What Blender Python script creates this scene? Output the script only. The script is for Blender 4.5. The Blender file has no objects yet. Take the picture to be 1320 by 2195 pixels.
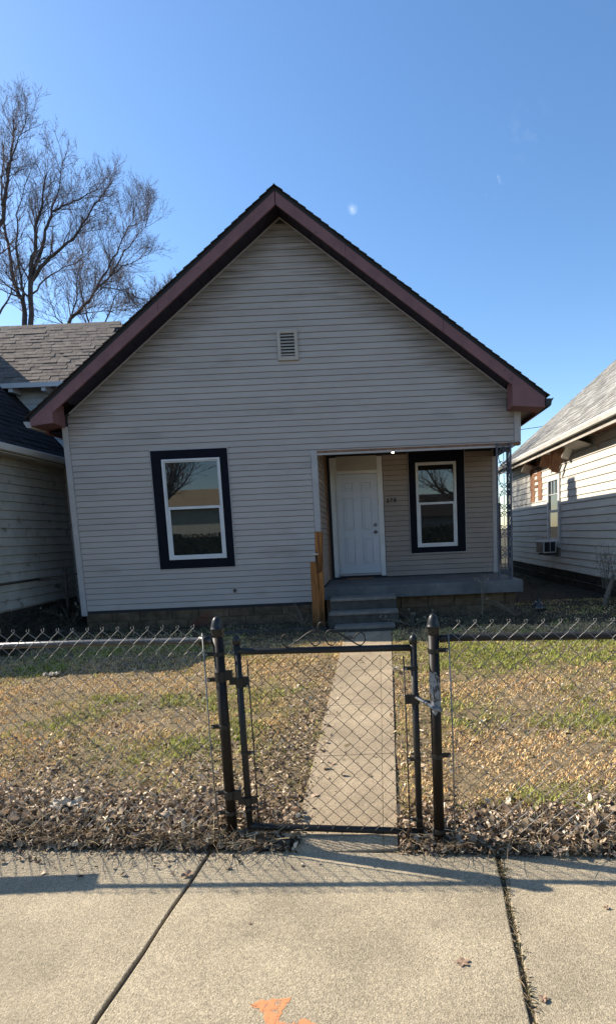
import bpy, math, random
import numpy as np
from mathutils import Vector, Matrix
random.seed(11)
sc = bpy.context.scene
COL = sc.collection

# ------------------------------------------------------------------ camera, sky, sun, exposure
H = 1.70
FPX = 1200.0
roll = math.radians(2.5); pitch = math.radians(6.873)
F = Vector((0, math.cos(pitch), -math.sin(pitch)))
U0 = Vector((0, math.sin(pitch), math.cos(pitch))); R0 = Vector((1, 0, 0))
ix = R0*math.cos(roll) - U0*math.sin(roll)
iy = U0*math.cos(roll) + R0*math.sin(roll)
cam = bpy.data.cameras.new('camera'); co = bpy.data.objects.new('camera', cam); COL.objects.link(co)
m = Matrix((ix, iy, -F)).transposed().to_4x4(); m.translation = Vector((0, 0, H)); co.matrix_world = m
cam.sensor_fit = 'HORIZONTAL'; cam.sensor_width = 36; cam.lens = 36*FPX/1320
cam.shift_x = (660-798.3)/1320; cam.shift_y = (1287.5-1097.5)/1320
cam.clip_start = 0.05; cam.clip_end = 2000
sc.camera = co

SUN = Vector((-1.26, 0.41, 1.0)).normalized()
w = bpy.data.worlds.new("World"); sc.world = w; w.use_nodes = True
wn = w.node_tree.nodes; wl = w.node_tree.links
sk = wn.new('ShaderNodeTexSky'); sk.sky_type = 'NISHITA'; sk.sun_disc = False
sk.sun_elevation = math.asin(SUN.z); sk.sun_rotation = math.atan2(SUN.x, SUN.y)
sk.air_density = 1.0; sk.dust_density = 0.5; sk.ozone_density = 2.2; sk.altitude = 200
# two faint wisps of cloud high over the roof
tc = wn.new('ShaderNodeTexCoord')
def wisp(d, r, s):
    dt = wn.new('ShaderNodeVectorMath'); dt.operation = 'DISTANCE'
    nz = wn.new('ShaderNodeTexNoise'); nz.inputs['Scale'].default_value = 38; nz.inputs['Detail'].default_value = 6
    wl.new(tc.outputs['Generated'], nz.inputs['Vector'])
    dt.inputs[1].default_value = Vector(d).normalized(); wl.new(tc.outputs['Generated'], dt.inputs[0])
    mr = wn.new('ShaderNodeMapRange'); mr.inputs['From Min'].default_value = r; mr.inputs['From Max'].default_value = 0
    wl.new(dt.outputs['Value'], mr.inputs['Value'])
    r2 = wn.new('ShaderNodeMapRange'); r2.inputs['From Min'].default_value = .50; r2.inputs['From Max'].default_value = .72
    wl.new(nz.outputs['Fac'], r2.inputs['Value'])
    mu = wn.new('ShaderNodeMath'); mu.operation = 'MULTIPLY'; wl.new(mr.outputs[0], mu.inputs[0]); wl.new(r2.outputs[0], mu.inputs[1])
    m2 = wn.new('ShaderNodeMath'); m2.operation = 'MULTIPLY'; wl.new(mu.outputs[0], m2.inputs[0]); m2.inputs[1].default_value = s
    return m2
a = wisp((-0.004, .88, .472), 0.009, .45); b = wisp((.197, .86, .482), .015, 1.0); c2 = wisp((.235, .83, .535), .04, .06)
ad = wn.new('ShaderNodeMath'); wl.new(a.outputs[0], ad.inputs[0]); wl.new(b.outputs[0], ad.inputs[1])
ad2 = wn.new('ShaderNodeMath'); ad2.use_clamp = True; wl.new(ad.outputs[0], ad2.inputs[0]); wl.new(c2.outputs[0], ad2.inputs[1])
mx = wn.new('ShaderNodeMix'); mx.data_type = 'RGBA'
wl.new(ad2.outputs[0], mx.inputs['Factor'])
hsv = wn.new('ShaderNodeHueSaturation'); hsv.inputs['Saturation'].default_value = 1.16; hsv.inputs['Value'].default_value = 1.15; wl.new(sk.outputs[0], hsv.inputs['Color'])
wl.new(hsv.outputs[0], mx.inputs['A']); mx.inputs['B'].default_value = (8, 8.5, 9, 1)
wl.new(mx.outputs['Result'], wn['Background'].inputs['Color'])
wn['Background'].inputs['Strength'].default_value = 0.10
sl = bpy.data.lights.new('sun', 'SUN'); sl.energy = 5.0; sl.angle = math.radians(0.5); sl.color = (1.0, .91, .77)
so = bpy.data.objects.new('sun', sl); COL.objects.link(so); so.rotation_euler = SUN.to_track_quat('Z', 'Y').to_euler()
sc.view_settings.view_transform = 'Standard'; sc.view_settings.look = 'None'
sc.view_settings.exposure = 1.06; sc.view_settings.gamma = 1; sc.view_settings.use_curve_mapping = False
sc.render.engine = 'CYCLES'; sc.cycles.max_bounces = 6; sc.cycles.diffuse_bounces = 3; sc.cycles.use_denoising = True

# ------------------------------------------------------------------ helpers
def tag(o, label=None, cat=None, group=None, kind=None):
    if label: o['label'] = label
    if cat: o['category'] = cat
    if group: o['group'] = group
    if kind: o['kind'] = kind
    return o
def empty(name, loc=(0, 0, 0), label=None, cat=None, group=None):
    o = bpy.data.objects.new(name, None); COL.objects.link(o); o.location = loc; o.empty_display_size = .2
    return tag(o, label, cat, group)

class MB:
    def __init__(s): s.v = []; s.f = []
    def add(s, vs, fs):
        n = len(s.v); s.v += [tuple(v) for v in vs]; s.f += [tuple(i+n for i in f) for f in fs]; return s
    def box(s, x0, x1, y0, y1, z0, z1):
        return s.add([(x0,y0,z0),(x1,y0,z0),(x1,y1,z0),(x0,y1,z0),(x0,y0,z1),(x1,y0,z1),(x1,y1,z1),(x0,y1,z1)],
              [(0,3,2,1),(4,5,6,7),(0,1,5,4),(1,2,6,5),(2,3,7,6),(3,0,4,7)])
    def loft(s, A, B):       # two matching rings of points
        n = len(A)
        return s.add(list(A)+list(B), [tuple(range(n-1, -1, -1)), tuple(range(n, 2*n))]+[(i, (i+1) % n, n+(i+1) % n, n+i) for i in range(n)])
    def prism_y(s, pts, y0, y1):   # polygon in x,z swept along y
        return s.loft([(x, y0, z) for x, z in pts], [(x, y1, z) for x, z in pts])
    def prism_x(s, pts, x0, x1):
        return s.loft([(x0, y, z) for y, z in pts], [(x1, y, z) for y, z in pts])
    def prism_z(s, pts, z0, z1):
        return s.loft([(x, y, z0) for x, y in pts], [(x, y, z1) for x, y in pts])
    def tube(s, pts, r, k=6, cap=True):
        pts = [Vector(p) for p in pts]; n = len(pts)
        rs = r if isinstance(r, (list, tuple)) else [r]*n
        base = len(s.v); prev = None
        for i, p in enumerate(pts):
            t = (pts[min(i+1, n-1)] - pts[max(i-1, 0)])
            if t.length < 1e-9: t = Vector((0, 0, 1))
            t.normalize()
            if prev is None:
                a = t.cross(Vector((0, 1, 0)))
                if a.length < .05: a = t.cross(Vector((1, 0, 0)))
            else: a = prev - t*prev.dot(t)
            a.normalize(); prev = a; bb = t.cross(a)
            for j in range(k):
                an = 2*math.pi*j/k; q = p + (a*math.cos(an)+bb*math.sin(an))*rs[i]; s.v.append(tuple(q))
        for i in range(n-1):
            for j in range(k):
                j2 = (j+1) % k
                s.f.append((base+i*k+j, base+i*k+j2, base+(i+1)*k+j2, base+(i+1)*k+j))
        if cap:
            s.f.append(tuple(base+j for j in range(k-1, -1, -1))); s.f.append(tuple(base+(n-1)*k+j for j in range(k)))
        return s
    def lathe(s, prof, c=(0, 0, 0), k=16):
        base = len(s.v)
        for r, z in prof:
            for j in range(k):
                an = 2*math.pi*j/k; s.v.append((c[0]+r*math.cos(an), c[1]+r*math.sin(an), c[2]+z))
        for i in range(len(prof)-1):
            for j in range(k):
                j2 = (j+1) % k; s.f.append((base+i*k+j, base+i*k+j2, base+(i+1)*k+j2, base+(i+1)*k+j))
        s.f.append(tuple(base+j for j in range(k-1, -1, -1))); s.f.append(tuple(base+(len(prof)-1)*k+j for j in range(k)))
        return s
    def mesh(s, name, mat, smooth=False):
        me = bpy.data.meshes.new(name); me.from_pydata(s.v, [], s.f); me.update()
        if mat: me.materials.append(mat)
        if smooth: me.shade_smooth()
        return me
    def build(s, name, mat, parent=None, smooth=False, origin=None):
        if origin is None: origin = tuple(parent.matrix_basis.translation) if parent and parent.parent is None else (0, 0, 0)
        if origin != (0, 0, 0): s.v = [(x-origin[0], y-origin[1], z-origin[2]) for x, y, z in s.v]
        o = bpy.data.objects.new(name, s.mesh(name, mat, smooth)); COL.objects.link(o)
        if parent: o.parent = parent
        else: o.location = origin
        return o
def inst(name, me, parent, loc, rot=(0, 0, 0), scale=(1, 1, 1)):
    o = bpy.data.objects.new(name, me); COL.objects.link(o); o.parent = parent
    pl = parent.matrix_basis.translation if parent.parent is None else Vector((0, 0, 0))
    o.location = Vector(loc) - pl; o.rotation_euler = rot; o.scale = scale; return o

def bevel(o, wd=.004, seg=1):
    md = o.modifiers.new('bevel', 'BEVEL'); md.width = wd; md.segments = seg; md.limit_method = 'ANGLE'; return o

MATS = {}
def mat(name, col, col2=None, rough=.7, scale=3.0, detail=5, bump=0.0, bscale=40.0, metal=0.0, stretch=(1, 1, 1), spec=.3, contrast=(.35, .65), extra=None, wear=None):
    if name in MATS: return MATS[name]
    M = bpy.data.materials.new(name); M.use_nodes = True; n = M.node_tree.nodes; l = M.node_tree.links
    bs = n['Principled BSDF']; bs.inputs['Roughness'].default_value = rough; bs.inputs['Metallic'].default_value = metal
    bs.inputs['Specular IOR Level'].default_value = spec
    geo = n.new('ShaderNodeNewGeometry'); mp = n.new('ShaderNodeMapping'); mp.inputs['Scale'].default_value = stretch
    l.new(geo.outputs['Position'], mp.inputs['Vector'])
    last = None
    if col2:
        nz = n.new('ShaderNodeTexNoise'); nz.inputs['Scale'].default_value = scale; nz.inputs['Detail'].default_value = detail; nz.inputs['Roughness'].default_value = .65
        l.new(mp.outputs[0], nz.inputs['Vector'])
        rp = n.new('ShaderNodeMapRange'); rp.inputs['From Min'].default_value = contrast[0]; rp.inputs['From Max'].default_value = contrast[1]
        l.new(nz.outputs['Fac'], rp.inputs['Value'])
        mx = n.new('ShaderNodeMix'); mx.data_type = 'RGBA'; l.new(rp.outputs[0], mx.inputs['Factor'])
        mx.inputs['A'].default_value = (*col, 1); mx.inputs['B'].default_value = (*col2, 1); last = mx.outputs['Result']
    if wear:   # (colour, scale, lo, hi) specks of wear
        nz = n.new('ShaderNodeTexNoise'); nz.inputs['Scale'].default_value = wear[1]; nz.inputs['Detail'].default_value = 4
        l.new(mp.outputs[0], nz.inputs['Vector'])
        rp = n.new('ShaderNodeMapRange'); rp.inputs['From Min'].default_value = wear[2]; rp.inputs['From Max'].default_value = wear[3]; l.new(nz.outputs['Fac'], rp.inputs['Value'])
        mx = n.new('ShaderNodeMix'); mx.data_type = 'RGBA'; l.new(rp.outputs[0], mx.inputs['Factor'])
        if last: l.new(last, mx.inputs['A'])
        else: mx.inputs['A'].default_value = (*col, 1)
        mx.inputs['B'].default_value = (*wear[0], 1); last = mx.outputs['Result']
    if extra: last = extra(n, l, geo, mp, last, col)
    if last: l.new(last, bs.inputs['Base Color'])
    else: bs.inputs['Base Color'].default_value = (*col, 1)
    if bump:
        nb = n.new('ShaderNodeTexNoise'); nb.inputs['Scale'].default_value = bscale; nb.inputs['Detail'].default_value = 4; l.new(mp.outputs[0], nb.inputs['Vector'])
        bp = n.new('ShaderNodeBump'); bp.inputs['Strength'].default_value = bump; bp.inputs['Distance'].default_value = .01
        l.new(nb.outputs['Fac'], bp.inputs['Height']); l.new(bp.outputs[0], bs.inputs['Normal'])
    MATS[name] = M; return M

def perpiece(n, l, geo, mp, last, col, amt=.25):   # each piece its own tone
    oi = n.new('ShaderNodeObjectInfo'); mr = n.new('ShaderNodeMapRange'); mr.inputs['To Min'].default_value = 1-amt; mr.inputs['To Max'].default_value = 1+amt
    l.new(oi.outputs['Random'], mr.inputs['Value'])
    v = n.new('ShaderNodeVectorMath'); v.operation = 'SCALE'; l.new(mr.outputs[0], v.inputs['Scale'])
    if last: l.new(last, v.inputs[0])
    else: v.inputs[0].default_value = col
    return v.outputs[0]
def perisland(n, l, geo, mp, last, col, amt=.3):
    mr = n.new('ShaderNodeMapRange'); mr.inputs['To Min'].default_value = 1-amt; mr.inputs['To Max'].default_value = 1+amt
    l.new(geo.outputs['Random Per Island'], mr.inputs['Value'])
    v = n.new('ShaderNodeVectorMath'); v.operation = 'SCALE'; l.new(mr.outputs[0], v.inputs['Scale'])
    if last: l.new(last, v.inputs[0])
    else: v.inputs[0].default_value = col
    return v.outputs[0]
def rakestain(n, l, geo, mp, last, col):
    # grime streaked along the laps below the rake boards of the gable
    sx = n.new('ShaderNodeSeparateXYZ'); l.new(geo.outputs['Position'], sx.inputs[0])
    def M(op, a, b=None):
        q = n.new('ShaderNodeMath'); q.operation = op
        for i, t in enumerate((a, b)):
            if t is None: continue
            if isinstance(t, (int, float)): q.inputs[i].default_value = t
            else: l.new(t, q.inputs[i])
        return q.outputs[0]
    ax = M('ABSOLUTE', M('ADD', sx.outputs['X'], 1.24))
    dist = M('SUBTRACT', M('SUBTRACT', 6.82, M('MULTIPLY', ax, .785)), sx.outputs['Z'])
    nz = n.new('ShaderNodeTexNoise'); nz.inputs['Scale'].default_value = 1; nz.inputs['Detail'].default_value = 5
    mm = n.new('ShaderNodeMapping'); mm.inputs['Scale'].default_value = (1.6, 1, 26); l.new(geo.outputs['Position'], mm.inputs['Vector']); l.new(mm.outputs[0], nz.inputs['Vector'])
    d2 = M('SUBTRACT', dist, M('MULTIPLY', M('SUBTRACT', nz.outputs['Fac'], .45), 1.5))
    mr = n.new('ShaderNodeMapRange'); mr.inputs['From Min'].default_value = .55; mr.inputs['From Max'].default_value = -.1; l.new(d2, mr.inputs['Value'])
    k = M('MULTIPLY', mr.outputs[0], .62)
    mx = n.new('ShaderNodeMix'); mx.data_type = 'RGBA'; l.new(k, mx.inputs['Factor']); l.new(last, mx.inputs['A']); mx.inputs['B'].default_value = (.10, .085, .065, 1)
    return mx.outputs['Result']

SIDING = mat('vinyl_siding', (0.365, 0.313, 0.275), (0.399, 0.346, 0.309), rough=.6, scale=1.5, stretch=(1, 1, 3), bump=.05, bscale=120, spec=.15, extra=lambda *a: perpiece(*a[:4], rakestain(*a), a[5], amt=.035), wear=((.27, .23, .20), 1.1, .60, .85))
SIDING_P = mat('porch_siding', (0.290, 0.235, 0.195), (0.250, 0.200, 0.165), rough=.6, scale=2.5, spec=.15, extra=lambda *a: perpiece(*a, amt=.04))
TRIMW = mat('vinyl_trim', (0.380, 0.345, 0.328), (0.322, 0.293, 0.276), rough=.5, scale=4)
WHITE = mat('white_paint', (.60, .58, .56), (.53, .51, .49), rough=.4, scale=5)
DOORW = mat('door_paint', (.50, .50, .52), (.46, .46, .48), rough=.4, scale=2)
NAVY = mat('navy_paint', (.007, .0075, .012), (.010, .010, .015), rough=.85, scale=6, spec=.08)
MAUVE = mat('mauve_paint', (0.209, 0.094, 0.089), (0.155, 0.072, 0.070), rough=.55, scale=3, detail=8, wear=((.10, .06, .06), 9, .66, .72))
DARK = mat('dark_sheathing', (.03, .03, .032), rough=.9)
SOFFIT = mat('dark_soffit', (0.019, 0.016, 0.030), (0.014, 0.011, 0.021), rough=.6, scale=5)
SHDARK = mat('dark_shingle', (0.038, 0.028, 0.027), (0.018, 0.015, 0.016), rough=.95, scale=9, bump=.5, bscale=90, extra=lambda *a: perisland(*a, amt=.4))
SHTAN = mat('tan_shingle', (0.193, 0.158, 0.127), (0.122, 0.098, 0.086), rough=.95, scale=8, bump=.4, bscale=120, extra=lambda *a: perpiece(*a, amt=.2))
SHGREY = mat('grey_shingle', (0.302, 0.294, 0.269), (0.210, 0.206, 0.197), rough=.95, scale=12, bump=.4, bscale=120, extra=lambda *a: perisland(*a, amt=.28))
BLOCK = mat('foundation_block', (0.153, 0.103, 0.064), (0.076, 0.053, 0.033), rough=.95, scale=7, bump=.8, bscale=30, spec=.1, wear=((.13, .055, .035), 1.6, .58, .68), extra=lambda *a: perpiece(*a, amt=.22))
BLOCK2 = mat('old_foundation', (.05, .04, .03), (.03, .025, .02), rough=.95, scale=7, bump=.8, bscale=30, spec=.1, extra=lambda *a: perpiece(*a, amt=.2))
PORCHC = mat('painted_concrete', (0.122, 0.122, 0.119), (0.077, 0.077, 0.077), rough=.8, scale=3, bump=.3, bscale=30, wear=((.2, .19, .18), 18, .70, .74))
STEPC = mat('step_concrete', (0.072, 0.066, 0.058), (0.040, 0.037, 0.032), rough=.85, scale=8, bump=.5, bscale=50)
TREAD = mat('sky_lit_tread', (.185, .165, .14), (.11, .10, .085), rough=.85, scale=6, bump=.5, bscale=50)  # paler than the risers, standing in for sky light on the treads
WOOD = mat('treated_wood', (.33, .14, .045), (.15, .062, .022), rough=.85, scale=22, stretch=(1, 1, .08), bump=.8, bscale=60, spec=.1, wear=((.05, .028, .016), 26, .58, .66))
GLASS = None
POSTM = mat('dark_post_paint', (.017, .011, .007), (.009, .007, .005), rough=.5, scale=9, spec=.22, wear=((.06, .042, .03), 40, .68, .72))
CAPM = mat('black_cap', (.012, .012, .011), rough=.4, spec=.4)
RAILG = mat('grey_rail', (0.077, 0.077, 0.077), (0.039, 0.039, 0.039), rough=.3, scale=6, metal=.3, spec=.6)
RAILD = mat('black_rail', (.012, .011, .010), (.024, .022, .019), rough=.5, scale=8, spec=.28)
WIREG = mat('galvanised_wire', (.26, .25, .23), (.16, .15, .135), rough=.5, metal=.5, scale=20)
WIREB = mat('brown_wire', (.055, .042, .030), (.035, .027, .02), rough=.5, scale=20)
IRON = mat('iron_paint', (.10, .10, .115), (.06, .06, .07), rough=.5, scale=20)
PEEL = mat('peeled_zinc', (.24, .24, .24), (.07, .06, .05), rough=.6, scale=34, contrast=(.5, .6))
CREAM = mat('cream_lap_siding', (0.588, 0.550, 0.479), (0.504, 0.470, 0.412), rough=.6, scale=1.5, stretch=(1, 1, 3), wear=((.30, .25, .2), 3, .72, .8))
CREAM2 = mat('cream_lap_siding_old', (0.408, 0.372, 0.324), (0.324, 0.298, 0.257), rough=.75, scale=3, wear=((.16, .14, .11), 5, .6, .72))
BRNWD = mat('bare_brown_wood', (.26, .13, .07), (.14, .07, .04), rough=.85, scale=9, stretch=(1, 1, .3), bump=.3)
BRICKR = mat('red_brick', (.24, .09, .06), (.15, .06, .045), rough=.95, scale=9, extra=lambda *a: perpiece(*a, amt=.3))
BULB = bpy.data.materials.new('lit_bulb'); BULB.use_nodes = True
BULB.node_tree.nodes['Principled BSDF'].inputs['Emission Color'].default_value = (1, .85, .65, 1); BULB.node_tree.nodes['Principled BSDF'].inputs['Emission Strength'].default_value = 14
GLASS = bpy.data.materials.new('window_glass'); GLASS.use_nodes = True
g = GLASS.node_tree.nodes['Principled BSDF']; g.inputs['Base Color'].default_value = (.012, .014, .013, 1); g.inputs['Roughness'].default_value = .015; g.inputs['IOR'].default_value = 1.85

def vnoise(x, y, s, seed=0):
    r = np.random.RandomState(seed); T = r.rand(64, 64)
    x = np.asarray(x, float)/s+7.3; y = np.asarray(y, float)/s+3.1
    xi = np.floor(x).astype(int); yi = np.floor(y).astype(int); fx = x-xi; fy = y-yi
    fx = fx*fx*(3-2*fx); fy = fy*fy*(3-2*fy)
    a = T[xi % 64, yi % 64]; b = T[(xi+1) % 64, yi % 64]; c = T[xi % 64, (yi+1) % 64]; d = T[(xi+1) % 64, (yi+1) % 64]
    return (a*(1-fx)+b*fx)*(1-fy)+(c*(1-fx)+d*fx)*fy
def fbm(x, y, s, seed=0, o=4):
    v = 0; am = .5; t = 0
    for i in range(o): v = v+am*vnoise(x, y, s, seed+i); t += am; am *= .55; s /= 2.1
    return v/t

# street frame: the pavement and the fence run at a slight angle to the house front
TH = math.radians(-5.9); CT, ST = math.cos(TH), math.sin(TH)
def S(u, v): return (u*CT-v*ST, u*ST+v*CT)
def Sinv(x, y): return (x*CT+y*ST, -x*ST+y*CT)
VE = 2.86           # pavement inner edge in street frame
def ground_z(x, y):
    x = np.asarray(x, float); y = np.asarray(y, float)
    z = .2*np.clip((y-3.2)/4.8, 0, 1)
    v = -x*ST+y*CT
    left = np.clip((-.75-x)*3, 0, 1)+np.clip((x-.42)*3, 0, 1)
    z = z + .035*np.exp(-((v-3.25)/.30)**2)*np.clip(left, 0, 1)
    return z
def gz(x, y): return float(ground_z(x, y))

# ------------------------------------------------------------------ ground, street, pavement
def soil_shade(n, l, geo, mp, last, col):  # paints the deep shade by and between the houses into the soil colour
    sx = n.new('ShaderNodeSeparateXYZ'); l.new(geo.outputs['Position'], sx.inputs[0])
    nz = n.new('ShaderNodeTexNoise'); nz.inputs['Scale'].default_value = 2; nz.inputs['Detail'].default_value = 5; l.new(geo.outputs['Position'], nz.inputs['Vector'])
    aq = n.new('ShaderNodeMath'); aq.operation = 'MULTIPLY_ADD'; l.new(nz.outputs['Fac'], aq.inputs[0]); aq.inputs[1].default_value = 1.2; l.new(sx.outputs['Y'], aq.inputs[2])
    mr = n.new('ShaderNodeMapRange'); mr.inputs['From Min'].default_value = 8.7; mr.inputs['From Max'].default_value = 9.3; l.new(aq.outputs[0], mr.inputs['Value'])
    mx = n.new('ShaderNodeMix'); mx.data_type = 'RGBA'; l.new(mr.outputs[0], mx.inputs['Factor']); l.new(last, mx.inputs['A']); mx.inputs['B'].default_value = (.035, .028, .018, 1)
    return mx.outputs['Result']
SOIL = mat('soil_and_thatch', (0.218, 0.160, 0.088), (0.076, 0.060, 0.032), rough=1, scale=14, detail=8, bump=1, bscale=60, extra=soil_shade)
FARG = mat('far_grass', (0.042, 0.038, 0.017), (0.067, 0.050, 0.025), rough=1, scale=.8, detail=8)
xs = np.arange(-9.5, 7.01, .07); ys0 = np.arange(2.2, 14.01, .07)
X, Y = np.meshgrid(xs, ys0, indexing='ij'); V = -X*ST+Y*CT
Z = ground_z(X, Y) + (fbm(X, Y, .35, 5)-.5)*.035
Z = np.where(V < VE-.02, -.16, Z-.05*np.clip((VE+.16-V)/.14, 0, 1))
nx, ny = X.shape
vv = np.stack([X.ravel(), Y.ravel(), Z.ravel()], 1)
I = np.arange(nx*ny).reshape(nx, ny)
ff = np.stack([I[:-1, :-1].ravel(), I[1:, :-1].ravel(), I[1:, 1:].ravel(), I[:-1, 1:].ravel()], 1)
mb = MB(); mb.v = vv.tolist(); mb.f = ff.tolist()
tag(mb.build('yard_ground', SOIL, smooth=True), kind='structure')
mb = MB()
def quad(x0, x1, y0, y1, z00, z01):  mb.add([(x0, y0, z00), (x1, y0, z00), (x1, y1, z01), (x0, y1, z01)], [(0, 1, 2, 3)])
quad(-400, 400, 13.9, 600, .16, .16); quad(-400, -9.4, 2.2, 13.9, -.06, .16); quad(6.9, 400, 2.2, 13.9, -.06, .16); quad(-400, 400, -400, 2.2, -.34, -.34)
tag(mb.build('far_ground', FARG), kind='structure')

def concrete_extra(n, l, geo, mp, last, col):
    # exposed aggregate: fine pale and dark grains
    vo = n.new('ShaderNodeTexVoronoi'); vo.inputs['Scale'].default_value = 190; l.new(geo.outputs['Position'], vo.inputs['Vector'])
    sp = n.new('ShaderNodeSeparateColor'); l.new(vo.outputs['Color'], sp.inputs[0])
    mr = n.new('ShaderNodeMapRange'); mr.inputs['To Min'].default_value = .70; mr.inputs['To Max'].default_value = 1.25; l.new(sp.outputs[0], mr.inputs['Value'])
    v = n.new('ShaderNodeVectorMath'); v.operation = 'SCALE'; l.new(last, v.inputs[0]); l.new(mr.outputs[0], v.inputs['Scale'])
    nz = n.new('ShaderNodeTexNoise'); nz.inputs['Scale'].default_value = 70; nz.inputs['Detail'].default_value = 3; l.new(geo.outputs['Position'], nz.inputs['Vector'])
    m2 = n.new('ShaderNodeMapRange'); m2.inputs['From Min'].default_value = .3; m2.inputs['From Max'].default_value = .7; m2.inputs['To Min'].default_value = .82; m2.inputs['To Max'].default_value = 1.14; l.new(nz.outputs['Fac'], m2.inputs['Value'])
    v2 = n.new('ShaderNodeVectorMath'); v2.operation = 'SCALE'; l.new(v.outputs[0], v2.inputs[0]); l.new(m2.outputs[0], v2.inputs['Scale'])
    # broad weather stains and hairline cracks
    n3 = n.new('ShaderNodeTexNoise'); n3.inputs['Scale'].default_value = 1.3; n3.inputs['Detail'].default_value = 7; n3.inputs['Roughness'].default_value = .7; l.new(geo.outputs['Position'], n3.inputs['Vector'])
    m3 = n.new('ShaderNodeMapRange'); m3.inputs['From Min'].default_value = .35; m3.inputs['From Max'].default_value = .68; m3.inputs['To Min'].default_value = .74; m3.inputs['To Max'].default_value = 1.12; l.new(n3.outputs['Fac'], m3.inputs['Value'])
    v3 = n.new('ShaderNodeVectorMath'); v3.operation = 'SCALE'; l.new(v2.outputs[0], v3.inputs[0]); l.new(m3.outputs[0], v3.inputs['Scale'])
    n4 = n.new('ShaderNodeTexNoise'); n4.inputs['Scale'].default_value = 3; n4.inputs['Detail'].default_value = 4; l.new(geo.outputs['Position'], n4.inputs['Vector'])
    av = n.new('ShaderNodeVectorMath'); av.operation = 'MULTIPLY_ADD'; l.new(n4.outputs['Color'], av.inputs[0]); av.inputs[1].default_value = (.25, .25, 0); l.new(geo.outputs['Position'], av.inputs[2])
    vc = n.new('ShaderNodeTexVoronoi'); vc.feature = 'DISTANCE_TO_EDGE'; vc.inputs['Scale'].default_value = .9; l.new(av.outputs[0], vc.inputs['Vector'])
    m5 = n.new('ShaderNodeMapRange'); m5.inputs['From Min'].default_value = .0008; m5.inputs['From Max'].default_value = .0030; m5.inputs['To Min'].default_value = .84; l.new(vc.outputs['Distance'], m5.inputs['Value'])
    v5 = n.new('ShaderNodeVectorMath'); v5.operation = 'SCALE'; l.new(v3.outputs[0], v5.inputs[0]); l.new(m5.outputs[0], v5.inputs['Scale'])
    return perpiece(n, l, geo, mp, v5.outputs[0], col, amt=.04)
CONC = mat('pavement_concrete', (0.370, 0.307, 0.207), (0.308, 0.257, 0.175), rough=.9, scale=2.2, detail=8, bump=.6, bscale=150, extra=concrete_extra, wear=((.17, .14, .10), 5, .66, .76))
WALKC = mat('walk_concrete', (0.361, 0.285, 0.188), (0.294, 0.228, 0.149), rough=.9, scale=3, detail=8, bump=.5, bscale=150, extra=concrete_extra)
JOINTM = mat('joint_dirt', (.11, .09, .06), (.17, .14, .095), rough=1, scale=40)
mb = MB(); p = [S(-60, -.55), S(60, -.55), S(60, VE+.2), S(-60, VE+.2)]
mb.prism_z(p, -.2, -.058)
side = mb.build('sidewalk', JOINTM); tag(side, kind='structure')
edges = [-9.0+1.585*i - .0 for i in range(0, 13)]
edges = [e for e in edges]
off = -1.27 - edges[5]; edges = [e+off for e in edges]
for i in range(len(edges)-1):
    g0 = .012; g1 = .016 if i != 5 else .03
    u0 = edges[i]+(.010 if i != 6 else .014); u1 = edges[i+1]-.010
    mb = MB(); n = 10
    ring = [S(u0, 1.3), S(u1, 1.3)] + [S(u1+random.uniform(-.004, .004), 1.3+(VE-1.3)*k/n) for k in range(1, n)] + [S(u1, VE), S(u0, VE)] + [S(u0+random.uniform(-.004, .004), VE-(VE-1.3)*k/n) for k in range(1, n)]
    mb.prism_z(ring, -.12, -.04+random.uniform(-.0015, .0015))
    bevel(mb.build('slab', CONC, side), .006, 2)
# verge, kerb and road on the camera's side
VERGE = mat('verge_grass', (.13, .12, .05), (.20, .16, .08), rough=1, scale=6, detail=8, bump=1, bscale=40)
mb = MB(); mb.prism_z([S(-60, -.5), S(60, -.5), S(60, 1.29), S(-60, 1.29)], -.25, -.05); tag(mb.build('verge', VERGE), kind='structure')
KERB = mat('kerb_concrete', (.33, .31, .27), (.26, .24, .21), rough=.9, scale=6)
mb = MB(); mb.prism_z([S(-60, -.65), S(60, -.65), S(60, -.5), S(-60, -.5)], -.25, -.045); tag(mb.build('kerb', KERB), kind='structure')
ASPH = mat('asphalt', (.055, .055, .056), (.04, .04, .041), rough=.9, scale=3, detail=8, bump=.5, bscale=100)
mb = MB(); mb.prism_z([S(-120, -10.5), S(120, -10.5), S(120, -.65), S(-120, -.65)], -.28, -.17); tag(mb.build('road', ASPH), kind='structure')
# orange marking paint on the middle slab
OR = mat('orange_spray_paint', (.66, .25, .10), (.52, .27, .14), rough=.8, scale=60, contrast=(.45, .75))
ON = OR.node_tree; tb = ON.nodes.new('ShaderNodeBsdfTransparent'); ms_ = ON.nodes.new('ShaderNodeMixShader'); wz = ON.nodes.new('ShaderNodeTexNoise'); wz.inputs['Scale'].default_value = 34; wz.inputs['Detail'].default_value = 8; wz.inputs['Roughness'].default_value = .75
gq = ON.nodes.new('ShaderNodeNewGeometry'); ON.links.new(gq.outputs['Position'], wz.inputs['Vector'])
wr_ = ON.nodes.new('ShaderNodeMapRange'); wr_.inputs['From Min'].default_value = .50; wr_.inputs['From Max'].default_value = .40; wr_.inputs['To Max'].default_value = .92; wr_.inputs['To Min'].default_value = .18; ON.links.new(wz.outputs['Fac'], wr_.inputs['Value'])
ON.links.new(wr_.outputs[0], ms_.inputs[0]); ON.links.new(ON.nodes['Principled BSDF'].outputs[0], ms_.inputs[1]); ON.links.new(tb.outputs[0], ms_.inputs[2]); ON.links.new(ms_.outputs[0], ON.nodes['Material Output'].inputs['Surface'])
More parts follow.
